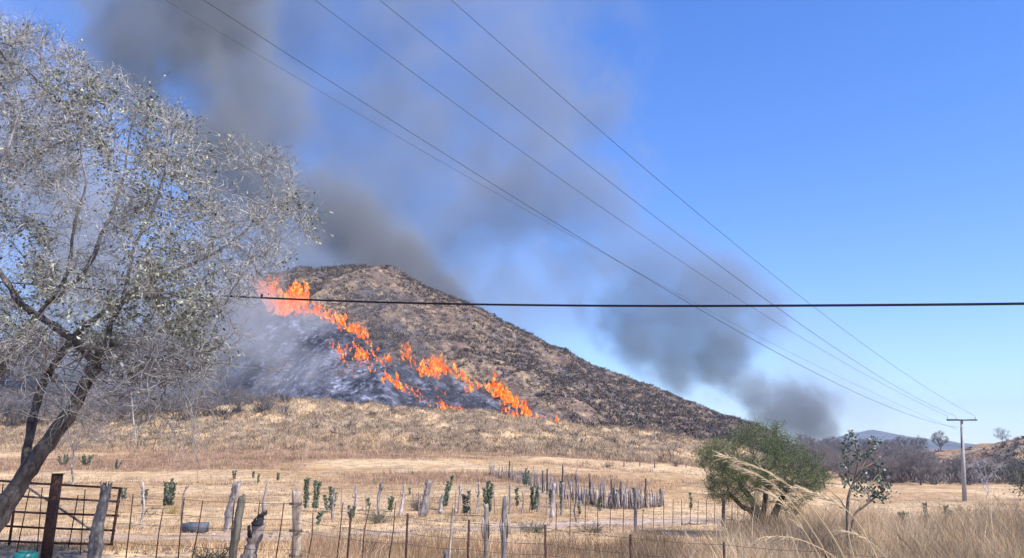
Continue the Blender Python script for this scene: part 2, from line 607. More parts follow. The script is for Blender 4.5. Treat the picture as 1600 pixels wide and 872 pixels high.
def scatter(n, u0, u1, y0, y1, power=1.0):
    """n places spread over a wedge of ground between two bearings"""
    t0 = float(te(u0, 750)[0]); t1 = float(te(u1, 750)[0])
    r = rng.random(n)
    Y = (y0 ** (power) + r * (y1 ** power - y0 ** power)) ** (1 / power) if power != 0 else y0 * (y1 / y0) ** r
    t = t0 + rng.random(n) * (t1 - t0)
    return t * Y, Y


def tufts(name, label, n, u0, u1, y0, y1, nb, h, spread, lean, width, cols, power=0, mask=None, seg=1, mat=None, bias=(0, 0), cat='grass', clump=.5):
    x, y = scatter(n, u0, u1, y0, y1, power)
    if mask is not None:
        k = mask(x, y); x, y = x[k], y[k]
    x = np.repeat(x, nb); y = np.repeat(y, nb)
    hs = np.repeat(rng.random(len(x) // nb) * .7 + .55, nb)
    x = x + rng.normal(size=len(x)) * spread; y = y + rng.normal(size=len(x)) * spread
    P = np.stack([x, y, H(x, y)], 1)
    Hh = h * hs * (.5 + .8 * rng.random(len(x))) * (1 + clump * 2.2 * fbm(x / 1.6, y / 1.6, 3, seed=2)) 
    w = rng.random((len(x), 1)); ci = rng.integers(0, len(cols), len(x) // nb)
    cc = np.asarray(cols)[np.repeat(ci, nb)] * (.6 + .75 * w) * (1 + 1.6 * fbm(x / 1.3, y / 2.2, 3, seed=1))[:, None]
    wd = width * np.maximum(1, y / 40.)
    g = blades(P, Hh, lean * (.4 + rng.random(len(x))), wd, cc, seg, bias=bias)
    o = g.build(name, mat or M_grass)
    tag(o, label, cat, kind='stuff')
    return o


STRAWS = [(.60, .41, .22), (.48, .31, .16), (.70, .52, .31), (.31, .19, .11), (.42, .27, .15)]
REDS = [(.36, .21, .15), (.30, .18, .13), (.45, .31, .21)]
GREYS = [(.42, .31, .21), (.32, .23, .16), (.55, .43, .28), (.23, .165, .12)]
trk = lambda x, y: (seg_dist(x, y, TRACK) + fbm(x / 9, y / 9, 4, seed=1) * 3.2 > .6 + rng.random(len(x)) * 1.5)
tufts('dry_grass', 'short straw stubble covering the pale field behind the fences', 24000, -60, 1680, 15, 75, 4, .16, .07, .8, .012, STRAWS, 0, trk)
tufts('dry_grass', 'taller reddish dry weeds along the upper edge of the field', 16000, -60, 1200, 62, 125, 4, .42, .3, .5, .02, REDS + STRAWS[:2], 1,
      lambda x, y: fbm(x / 30, y / 14, 3, seed=3) + fbm(x / 2.2, y / 2.2, 3, seed=2) * .25 > -.03)
tufts('dry_grass', 'shaggy grey tan grass on the bumpy bank below the fire', 30000, -60, 1180, 108, 162, 4, .55, .35, .7, .025, GREYS + STRAWS[:1], 1)
tufts('dry_grass', 'thin dry weeds in front of the wire fence at the bottom', 5200, 480, 1250, 12.6, 21, 6, .36, .12, .45, .008, STRAWS + GREYS[:2] + REDS[:1], 1, trk, 2)
tufts('dry_grass', 'dense tall straw coloured grass filling the lower right corner', 19000, 1130, 1720, 9.5, 27, 7, .68, .14, .5, .0085, STRAWS + STRAWS[:3] + GREYS[:3] + [(.72, .55, .34), (.66, .50, .30)], 1,
      lambda x, y: x / y > float(te(1170, 750)[0]) + rng.normal(size=len(x)) * .05, 2, bias=(-.06, 0), clump=1.)
tufts('dry_grass', 'low dry grass around the foot of the green bush', 2600, 960, 1330, 14, 23, 8, .42, .15, .5, .008, STRAWS + GREYS[:3], 1, None, 2)


tufts('tall_weeds', 'scattered taller pale stems leaning over the grass at lower right', 520, 1050, 1720, 9, 24, 4, 1.15, .1, .75, .010, [(.66, .52, .34), (.50, .38, .26), (.30, .21, .16)], 1, None, 2)


def stones():
    x, y = scatter(5200, -60, 1300, 13, 34, .5)
    k = (seg_dist(x, y, TRACK) < 3.4 + rng.random(len(x)) * 1.5) | (y < 17); x, y = x[k], y[k]; n = len(x)
    r = .015 + .05 * rng.random(n) ** 3
    o8 = np.array([[1, 0, 0], [0, 1, 0], [-1, 0, 0], [0, -1, 0], [0, 0, 1.]]) * 1.
    V = np.stack([x, y, H(x, y)], 1)[:, None] + o8[None] * (r[:, None, None] * (.6 + .8 * rng.random((n, 5, 1)))) * np.array([1.3, 1, .7])
    T = (np.arange(n)[:, None, None] * 5 + np.array([[0, 1, 4], [1, 2, 4], [2, 3, 4], [3, 0, 4]])[None]).reshape(-1, 3)
    C = np.repeat(np.array([[.36, .29, .23]]) * (.3 + .9 * rng.random((n, 1))), 5, 0)
    tag(mesh_np('stones', V.reshape(-1, 3), T, M_ground, None, C), 'small stones and clods strewn along the dirt track and verge', 'stones', kind='stuff')


stones()


def twig_bushes(name, label, x, y, size, nst, cols, cat, thin=.035, up=.55, mat=None):
    """low scrubby bushes: sprays of thin stems, all in one mesh"""
    n = len(x)
    z = H(x, y)
    cx = np.repeat(x, nst); cyy = np.repeat(y, nst); cz = np.repeat(z, nst); sz = np.repeat(size, nst)
    d = rng.normal(size=(n * nst, 3)); d[:, 2] = np.abs(d[:, 2]) * .9 + up
    d /= np.linalg.norm(d, axis=1, keepdims=True)
    L = sz * (.45 + .6 * rng.random(n * nst))
    A = np.stack([cx, cyy, cz - .1], 1) + rng.normal(size=(n * nst, 3)) * np.array([.2, .2, 0]) * sz[:, None]
    A = A + d * (L * rng.random(n * nst) * .35)[:, None]
    B = A + d * L[:, None] * .8
    side = np.cross(d, clean_rand_dirs(n * nst)); side /= np.linalg.norm(side, axis=1, keepdims=True)
    w = (sz * thin * (.5 + rng.random(n * nst)))[:, None]
    Mid = (A + B) / 2
    V = np.stack([A, Mid + side * w, B, Mid - side * w], 1).reshape(-1, 3)
    k = np.arange(n * nst)[:, None] * 4
    ci = np.repeat(rng.integers(0, len(cols), n), nst)
    C = np.asarray(cols)[ci] * (.6 + .8 * rng.random((n * nst, 1)))
    g = Geo(); g.add(V, None, k + np.array([0, 1, 2, 3]), np.repeat(C, 4, 0))
    o = g.build(name, mat or M_scrub)
    tag(o, label, cat, kind='stuff')
    return o


SCRUB = [(.095, .070, .062), (.125, .092, .078), (.072, .062, .063), (.17, .13, .10), (.26, .20, .145), (.11, .095, .092)]
x, y = scatter(46000, 380, 1330, 164, 440, 1.5)
z = H(x, y); uu, vv = px_of(x, y, z)
keep = (burnt_mask(uu, vv) < .4) & (fbm(x / 16, y / 22, 3, seed=5) * .8 + fbm(x / 5, y / 7, 3, seed=1) * .9 + rng.random(len(x)) * .4 > .02)
twig_bushes('scrub', 'brown and grey dry scrub covering the unburnt hillside', x[keep], y[keep], .6 + 1.4 * rng.random(keep.sum()) ** 2, 14, SCRUB, 'scrub', .075)
x, y = scatter(14000, -80, 930, 160, 400, 1.5)
z = H(x, y); uu, vv = px_of(x, y, z)
keep = burnt_mask(uu, vv) > .5
twig_bushes('burnt_scrub', 'charred black and ashy white stubs of scrub on the burnt slope', x[keep], y[keep], .35 + .6 * rng.random(keep.sum()) ** 2, 12,
            [(.03, .03, .04), (.05, .05, .065), (.30, .30, .34), (.11, .11, .14)], 'scrub', .09)
x, y = scatter(6500, 1120, 1720, 165, 430, 1.2)
kk = (x / y < float(te(1440, 720)[0])) | (fbm(x / 12, y / 12, 3, seed=3) > .11); x, y = x[kk], y[kk]
twig_bushes('scrub', 'dark brown thorny scrub covering the low right hillside', x, y, .8 + 1.3 * rng.random(len(x)) ** 2, 18,
            [(.13, .11, .105), (.17, .13, .12), (.20, .15, .125), (.105, .095, .10)], 'scrub', .08)
x, y = scatter(520, 1225, 1660, 138, 190, 1.)
twig_bushes('scrub', 'grey leafless undergrowth along the foot of the wood beyond the right field', x, y, 1.2 + 1.9 * rng.random(len(x)), 46,
            [(.17, .145, .14), (.21, .175, .16), (.14, .12, .125), (.24, .20, .17)], 'scrub', .026, .8)
x, y = scatter(230, -80, 440, 134, 164, 1.2)
twig_bushes('scrub', 'grey leafless brush along the foot of the burnt slope at left', x, y, 1.2 + 1.6 * rng.random(len(x)), 60,
            [(.13, .11, .10), (.17, .14, .13), (.10, .09, .095), (.23, .19, .16)], 'scrub', .022, .9)

x, y = scatter(1500, -60, 1180, 112, 166, 1.0)
keep = fbm(x / 9, y / 9, 3, seed=2) > .0
twig_bushes('scrub', 'small brown bushes dotted over the grassy bank below the fire', x[keep], y[keep], .5 + .8 * rng.random(keep.sum()) ** 2, 22, [(.17, .12, .10), (.24, .18, .13), (.12, .09, .08), (.30, .24, .17)], 'scrub', .05)
tufts('weeds', 'dark brown weed specks and clods sprinkled over the straw field', 16000, -60, 1680, 15, 95, 3, .11, .06, .7, .02, [(.16, .10, .07), (.22, .14, .09), (.11, .08, .055), (.20, .15, .08)], 0, lambda x, y: trk(x, y) & (fbm(x / 3, y / 3, 3, seed=3) + rng.random(len(x)) * .3 > .1))

# ------------------------------------------------------------------ trees
def colonize(att, nodes, parents, step, infl, kill, iters=80, tropism=(0, 0, 0), wob=.12):
    pos = [np.array(p, float) for p in nodes]; par = list(parents)
    att = np.asarray(att, float); alive = np.ones(len(att), bool)
    trop = np.asarray(tropism, float)
    for it in range(iters):
        kd = kdtree.KDTree(len(pos))
        for i, p in enumerate(pos): kd.insert(p, i)
        kd.balance()
        acc = {}
        for a in np.nonzero(alive)[0]:
            co, i, dist = kd.find(att[a])
            if dist < kill:
                alive[a] = False; continue
            if dist < infl:
                d = (att[a] - pos[i]) / dist
                if i in acc: acc[i] = acc[i] + d
                else: acc[i] = d
        if not acc: break
        for i, d in acc.items():
            l = np.linalg.norm(d)
            d = d / l if l > 1e-6 else clean_rand_dirs(1)[0]
            d = d + trop + rng.normal(size=3) * wob
            d /= np.linalg.norm(d)
            pos.append(pos[i] + d * step); par.append(i)
    return np.array(pos), np.array(par)


def pipe_radii(pos, par, tip, expo=2.3, rmin=None):
    n = len(pos); acc = np.zeros(n); r = np.zeros(n)
    for i in range(n - 1, -1, -1):
        r[i] = tip if acc[i] == 0 else acc[i] ** (1 / expo)
        if rmin is not None and i < len(rmin): pass
        if par[i] >= 0: acc[par[i]] += r[i] ** expo
    return r


def sprays(A, D, L, r0, nseg=5, kink=.35, grav=0.0):
    """zigzag twigs grown from points A along D. returns seg starts, ends, radii and all points"""
    n = len(A); S = []; E = []; RA = []; RB = []; pts = [A]; d = D.copy(); p = A.copy(); dirs = [D]
    for k in range(nseg):
        d = d + rng.normal(size=(n, 3)) * kink; d[:, 2] += grav
        d /= np.linalg.norm(d, axis=1, keepdims=True)
        q = p + d * (L / nseg)[:, None]
        S.append(p); E.append(q); RA.append(r0 * (1 - .6 * k / nseg)); RB.append(r0 * (1 - .6 * (k + 1) / nseg))
        p = q; pts.append(q); dirs.append(d)
    return np.concatenate(S), np.concatenate(E), np.concatenate(RA), np.concatenate(RB), np.stack(pts), np.stack(dirs)


def leaf_geo(P, D, L, W, C, fold=.25):
    """oval leaves: 4-triangle folded ovals at P pointing along D"""
    n = len(P)
    D = D / (np.linalg.norm(D, axis=1, keepdims=True) + 1e-9)
    S = np.cross(D, clean_rand_dirs(n)); S /= np.linalg.norm(S, axis=1, keepdims=True) + 1e-9
    Nn = np.cross(S, D)
    L = np.broadcast_to(L, (n,))[:, None]; W = np.broadcast_to(W, (n,))[:, None]
    b = P; t = P + D * L - Nn * L * fold * .5
    m1 = P + D * L * .35 + S * W * .5 + Nn * L * fold * .4; m2 = P + D * L * .35 - S * W * .5 + Nn * L * fold * .4
    m3 = P + D * L * .75 + S * W * .38 + Nn * L * fold * .1; m4 = P + D * L * .75 - S * W * .38 + Nn * L * fold * .1
    V = np.stack([b, m1, m3, t, m4, m2], 1).reshape(-1, 3)
    k = np.arange(n)[:, None] * 6
    g = Geo()
    g.add(V, None, np.concatenate([k + np.array([0, 1, 2, 3]), k + np.array([0, 3, 4, 5])]), np.repeat(C, 6, 0))
    return g


def in_poly(u, v, poly):
    poly = np.asarray(poly, float); inside = np.zeros(len(u), bool)
    x1, y1 = poly[-1]
    for x2, y2 in poly:
        c = ((y1 > v) != (y2 > v)) & (u < (x2 - x1) * (v - y1) / (y2 - y1 + 1e-9) + x1)
        inside ^= c; x1, y1 = x2, y2
    return inside


def limb_pts(rows, n_per=5):
    """rows of (u, v, dist, width_px) -> smooth 3-D polyline with radii"""
    P = np.array([at(r[0], r[1], r[2]) for r in rows]); R = np.array([r[3] / 2 / F * r[2] * 1.0 for r in rows])
    k = len(P); s = np.arange(k); ss = np.linspace(0, k - 1, (k - 1) * n_per + 1)
    out = []
    for a in ss:
        i = min(int(a), k - 2); f = a - i
        p0 = P[max(i - 1, 0)]; p1 = P[i]; p2 = P[i + 1]; p3 = P[min(i + 2, k - 1)]
        out.append(.5 * ((2 * p1) + (p2 - p0) * f + (2 * p0 - 5 * p1 + 4 * p2 - p3) * f * f + (3 * p1 - p0 - 3 * p2 + p3) * f ** 3))
    return np.array(out), np.interp(ss, s, R)


def big_tree():
    base = at(-75, 905, 12.4); base[2] = gz(base[0], base[1]) - .1
    t = thing('leafless_tree', 'large grey nearly leafless tree leaning in from the left edge over the rusty gate', 'tree', base)
    limbs = [
        ('trunk', [(-75, 905, 12.4, 66), (-30, 835, 12.4, 52), (18, 768, 12.4, 40), (60, 705, 12.4, 35), (105, 640, 12.4, 29), (130, 592, 12.4, 25), (147, 560, 12.4, 24), (150, 545, 12.4, 20)]),
        ('limb', [(147, 560, 12.4, 20), (118, 533, 12.3, 18), (85, 508, 12.2, 16), (50, 485, 12.1, 15), (28, 465, 12.0, 14), (14, 440, 11.9, 12), (-4, 415, 11.8, 11), (-30, 370, 11.7, 9), (-20, 310, 11.6, 7), (8, 240, 11.5, 5), (30, 165, 11.4, 4)]),
        ('limb', [(147, 562, 12.4, 18), (166, 540, 12.2, 15), (172, 508, 12.1, 12), (186, 478, 12.0, 10), (196, 440, 11.9, 8), (206, 390, 11.8, 7), (228, 340, 11.7, 6), (250, 280, 11.5, 5), (262, 225, 11.4, 3)]),
        ('limb', [(160, 548, 12.3, 10), (178, 536, 12.2, 10), (192, 545, 12.1, 8), (206, 528, 12.0, 5)]),
        ('limb', [(160, 552, 12.3, 8), (176, 556, 12.1, 8), (190, 575, 11.9, 7), (200, 605, 11.8, 5), (206, 650, 11.7, 4), (210, 700, 11.6, 2)]),
        ('limb', [(40, 735, 12.5, 20), (46, 680, 12.6, 17), (58, 625, 12.8, 16), (75, 585, 12.9, 15), (100, 545, 13.0, 14), (120, 515, 13.1, 13), (142, 495, 13.2, 12), (168, 478, 13.3, 11), (195, 458, 13.4, 9), (222, 440, 13.4, 9), (255, 420, 13.5, 8), (295, 408, 13.5, 7), (340, 385, 13.5, 5), (390, 350, 13.5, 4), (430, 310, 13.5, 3)]),
        ('limb', [(-60, 800, 13.2, 20), (-35, 680, 13.4, 17), (-5, 590, 13.5, 15), (20, 540, 13.5, 14), (45, 505, 13.5, 12), (72, 474, 13.4, 11), (104, 447, 13.3, 10), (137, 407, 13.2, 10), (151, 370, 13.1, 8), (172, 330, 13.0, 7), (190, 280, 13.0, 5), (200, 215, 13.0, 4), (215, 160, 13.0, 3)]),
        ('limb', [(72, 474, 13.4, 9), (98, 436, 13.3, 8), (108, 395, 13.2, 7), (112, 350, 13.0, 6), (128, 290, 12.9, 5), (120, 220, 12.8, 4), (135, 140, 12.7, 3)]),
        ('limb', [(168, 478, 13.3, 8), (205, 466, 13.2, 7), (235, 462, 13.0, 6), (262, 454, 12.9, 5), (300, 462, 12.8, 4), (350, 470, 12.7, 3)]),
        ('limb', [(-30, 370, 11.7, 8), (-45, 300, 11.8, 7), (-60, 220, 11.9, 6), (-40, 130, 12.0, 4), (5, 70, 12.1, 3)]),
    ]
    nodes = []; parents = []; rfix = []
    for nm, rows in limbs:
        P, R = limb_pts(rows)
        P = P + np.cumsum(rng.normal(size=P.shape) * .006, 0)
        R = R * .74; g = Geo()
        cols = np.repeat(mixc(np.array([.24, .22, .215]), np.array([.072, .062, .06]), sstep(.018, .042, R + rng.normal(size=len(R)) * .008)), 10, 0)
        cols = np.concatenate([cols, cols[:1], cols[-1:]])
        g.tube(P, R * (1 + .12 * rng.normal(size=len(R)).clip(-1, 1)), 10, cols, jit=.22)
        g.build(nm, M_bark, t, True)
        k0 = len(nodes)
        for i, p in enumerate(P):
            nodes.append(p); parents.append(k0 + i - 1 if i else -1); rfix.append(R[i])
    poly = [(-260, 60), (-120, 40), (0, 28), (35, 30), (62, 38), (95, 60), (125, 85), (150, 108), (185, 118), (215, 128), (245, 150), (290, 178), (320, 205), (338, 228), (390, 226), (430, 236), (458, 262), (470, 296),
            (500, 330), (492, 350), (495, 372), (468, 392), (450, 415), (418, 432), (395, 470), (380, 520), (370, 570), (330, 600), (260, 600), (200, 590), (120, 540), (60, 560), (-60, 600), (-260, 560)]
    M = 9000
    au = rng.uniform(-250, 505, M); av = rng.uniform(25, 605, M)
    k = in_poly(au, av, poly); au, av = au[k], av[k]
    hole = fbm(au / 70, av / 70, 3, seed=2) > rng.normal(size=len(au)) * .1 - .10
    au, av = au[hole], av[hole]
    r2 = np.clip(1 - ((au - 130) / 420) ** 2 - ((av - 340) / 380) ** 2, .05, 1) ** .5
    aY = 13.3 + (rng.random(len(au)) * 2 - 1) * 2.5 * r2
    att = np.array([at(a, b, c) for a, b, c in zip(au, av, aY)])[:3600]
    pos, par = colonize(att, nodes, parents, .13, 1.6, .22, 70, (0, 0, .06), .16)
    r = pipe_radii(pos, par, .0042, 2.15)
    n0 = len(nodes); rf = np.array(rfix)
    ids = np.arange(n0, len(pos)); pa = par[ids]
    rb = np.minimum(r[ids], .045); rp = np.where(pa < n0, rb * 1.15, np.minimum(r[np.maximum(pa, 0)], .05))
    rp = np.minimum(rp, rb * 1.5)
    V, Q = prisms(pos[pa], pos[ids], rp, rb, 5)
    cc = mixc(np.array([.30, .27, .24]), np.array([.07, .06, .06]), sstep(.007, .022, rb + rng.normal(size=len(rb)) * .003))
    g = Geo(); g.add(V, None, Q, np.repeat(cc, 10, 0)); g.build('branches', M_twig, t)
    # zigzag twigs
    org = ids[rng.random(len(ids)) < .95]
    d0 = pos[org] - pos[par[org]]; d0 /= np.linalg.norm(d0, axis=1, keepdims=True)
    rep = 4
    A = np.repeat(pos[org], rep, 0); D = np.repeat(d0, rep, 0) * .8 + clean_rand_dirs(len(A)) * .9 + np.array([0, 0, .15])
    D /= np.linalg.norm(D, axis=1, keepdims=True)
    # keep the drooping side free below
    S, E, RA, RB, pts, dirs = sprays(A, D, .18 + .30 * rng.random(len(A)), np.full(len(A), .0042), 4, .34)
    V, Q = prisms(S, E, RA, RB, 3)
    A2 = pts[1:4].reshape(-1, 3); D2 = dirs[1:4].reshape(-1, 3) + clean_rand_dirs(len(A2)) * 1.0; kk = rng.random(len(A2)) < .5; A2 = A2[kk]; D2 = D2[kk]; D2 /= np.linalg.norm(D2, axis=1, keepdims=True)
    S2, E2, RA2, RB2, ptsb, dirsb = sprays(A2, D2, .10 + .20 * rng.random(len(A2)), np.full(len(A2), .0026), 3, .4)
    V2, Q2 = prisms(S2, E2, RA2, RB2, 3)
    g = Geo(); g.add(V2, None, Q2, np.repeat((rng.random((len(S2), 1)) ** 1.9 * .60 + .08) * np.array([1, .96, .91]), 6, 0))
    cb = (rng.random((len(S), 1)) ** 1.7 * .66 + .09) * np.array([1, .96, .91])
    g.add(V, None, Q, np.repeat(cb, 6, 0)); stuff(g.build('twigs', M_twig, t))
    # drooping twigs over the field
    du = np.concatenate([rng.uniform(120, 335, 90), rng.uniform(-20, 120, 50)]); dv = np.interp(du, [-20, 60, 120, 200, 300, 400], [560, 560, 580, 590, 580, 540]) + rng.normal(size=140) * 22
    A = np.array([at(a, b, 12.3 + rng.normal() * .8) for a, b in zip(du, dv)])
    D = np.stack([rng.normal(size=140) * .5 + .25, rng.normal(size=140) * .4, -.5 + rng.normal(size=140) * .35], 1); D /= np.linalg.norm(D, axis=1, keepdims=True)
    S1, E1, RA1, RB1, pts1, dirs1 = sprays(A, D, .6 + .9 * rng.random(140), np.full(140, .007), 9, .22)
    A2 = pts1[2:].reshape(-1, 3); D2 = dirs1[2:].reshape(-1, 3) + clean_rand_dirs(len(A2)) * .9; D2 /= np.linalg.norm(D2, axis=1, keepdims=True)
    S2, E2, RA2, RB2, pts2, _ = sprays(A2, D2, .15 + .35 * rng.random(len(A2)), np.full(len(A2), .0038), 4, .3)
    g = Geo()
    for a, b, c, d in ((S1, E1, RA1, RB1), (S2, E2, RA2, RB2)):
        V, Q = prisms(a, b, c, d, 3); cb = (rng.random((len(a), 1)) * .22 + .12) * np.array([1, .94, .88]); g.add(V, None, Q, np.repeat(cb, 6, 0))
    # long parent shoots that carry them from the limbs
    kd = kdtree.KDTree(len(pos))
    for i, p in enumerate(pos): kd.insert(p, i)
    kd.balance()
    aa = []; bb = []
    for p in A:
        co, i, dd = kd.find(p); aa.append(np.array(co)); bb.append(p)
    aa = np.array(aa); bb = np.array(bb); prev = aa; wv = rng.normal(size=aa.shape) * .10; wv[:, 2] = np.abs(wv[:, 2])
    for q in range(1, 7):
        f = q / 6; cur = aa + (bb - aa) * f + wv * math.sin(f * math.pi) + (rng.normal(size=aa.shape) * .02 if q < 6 else 0)
        V, Q = prisms(prev, cur, np.full(140, .010), np.full(140, .009), 4); g.add(V, None, Q, (.13, .115, .11)); prev = cur
    stuff(g.build('drooping_twigs', M_twig, t))
    # leaves in loose clumps
    tips = ptsb[1:].reshape(-1, 3); td = dirsb[1:].reshape(-1, 3)
    tu, tv = px_of(tips[:, 0], tips[:, 1], tips[:, 2])
    dens = fbm(tips[:, 0] / .8 + tips[:, 1] * .5, tips[:, 2] / .8, 4, .6, seed=4)
    dens = dens + .17 * np.exp(-((tu - 75) ** 2 + (tv - 370) ** 2) / 70 ** 2) + .08 * np.exp(-((tu - 100) ** 2 + (tv - 180) ** 2) / 120 ** 2)
    pick = np.nonzero(dens + rng.normal(size=len(tips)) * .06 > .14)[0]
    if len(pick) > 17000: pick = rng.choice(pick, 17000, replace=False)
    print('leaves', len(pick), 'twigs', len(S))
    P = tips[pick]; D = td[pick] + clean_rand_dirs(len(pick)) * .9
    r_ = rng.random(len(pick)); gcol = np.where((r_ < .5)[:, None], np.array([.46, .45, .34]), np.where((r_ < .80)[:, None], np.array([.16, .185, .085]), np.array([.075, .085, .055])))
    gcol = gcol * (.7 + .6 * rng.random((len(pick), 1)))
    leaf_geo(P, D, .03 + .042 * rng.random(len(pick)), .018 + .024 * rng.random(len(pick)), gcol, .6).build('foliage', M_leaf, t)['kind'] = 'stuff'
    # a few darker withered leaves
    p2 = rng.choice(len(tips), 160, replace=False)
    leaf_geo(tips[p2], td[p2] + clean_rand_dirs(160), .055, .045, np.full((160, 3), .035) * np.array([1, .9, .8])).build('withered_leaves', M_leaf, t)['kind'] = 'stuff'


big_tree()


def small_tree_mesh(seed, h, w, n_att=260, nroot=1, tip=.006, col=(.2, .17, .15), col2=(.12, .1, .09), lean=0., crown=(.35, 1.0), step=None, twigs=2, flat=1.0, tl=1.0):
    """a leafless tree standing on the origin -> (branch part, twig part) as Geo"""
    global rng
    keep_rng = rng; rng = np.random.default_rng(seed)
    step = step or h * .035
    a = rng.normal(size=(n_att * 6, 3)); a /= np.linalg.norm(a, axis=1, keepdims=True)
    a *= (rng.random((len(a), 1)) ** (1 / 2.6))
    zc = h * (crown[0] + crown[1]) / 2; hz = h * (crown[1] - crown[0]) / 2
    a = a * np.array([w / 2, w / 2 * flat, hz]) + np.array([lean * zc, 0, zc])
    lump = fbm(a[:, 0] / (w * .25) + a[:, 1] / (w * .3), a[:, 2] / (h * .2), 2, seed=seed % 7) > -.07
    a = a[lump][:n_att]
    nodes = []; par = []
    for s in range(nroot):
        o = np.array([(s - (nroot - 1) / 2) * w * .03, 0, 0.])
        dirn = np.array([lean + (s - (nroot - 1) / 2) * .5, rng.normal() * .15, 1.]); dirn /= np.linalg.norm(dirn)
        k = int(max(2, h * crown[0] * .7 / step)); p = o
        for i in range(k + 1):
            nodes.append(p.copy()); par.append(len(nodes) - 2 if i else -1)
            dirn += rng.normal(size=3) * .12; dirn /= np.linalg.norm(dirn); p = p + dirn * step
    pos, pr = colonize(a, nodes, par, step, h * .6, step * 1.6, 60, (0, 0, .12), .2)
    r = pipe_radii(pos, pr, tip, 2.2)
    ids = np.nonzero(pr >= 0)[0]; pa = pr[ids]
    rp = np.minimum(r[pa], r[ids] * 1.5)
    V, Q = prisms(pos[pa], pos[ids], rp, r[ids], 5)
    g = Geo(); cc = mixc(np.array(col), np.array(col2), sstep(tip * 2, tip * 6, r[ids])); g.add(V, None, Q, np.repeat(cc, 10, 0))
    A = np.repeat(pos[ids[ids > len(nodes)]], twigs, 0)
    D = clean_rand_dirs(len(A)); D[:, 2] += .45; D /= np.linalg.norm(D, axis=1, keepdims=True)
    S, E, RA, RB, pts, dirs = sprays(A, D, h * tl * (.06 + .09 * rng.random(len(A))), np.full(len(A), tip * .75), 3, .3)
    V, Q = prisms(S, E, RA, RB, 3)
    g2 = Geo(); g2.add(V, None, Q, np.repeat(np.array(col) * (.75 + .6 * rng.random((len(S), 1))), 6, 0))
    tips = pts.reshape(-1, 3), dirs.reshape(-1, 3)
    rng = keep_rng
    return g, g2, tips, pos


def copy_tree(o, parent=None):
    c = o.copy(); COL.objects.link(c)
    if parent is not None: c.parent = parent
    for ch in list(o.children): copy_tree(ch, c)
    return c


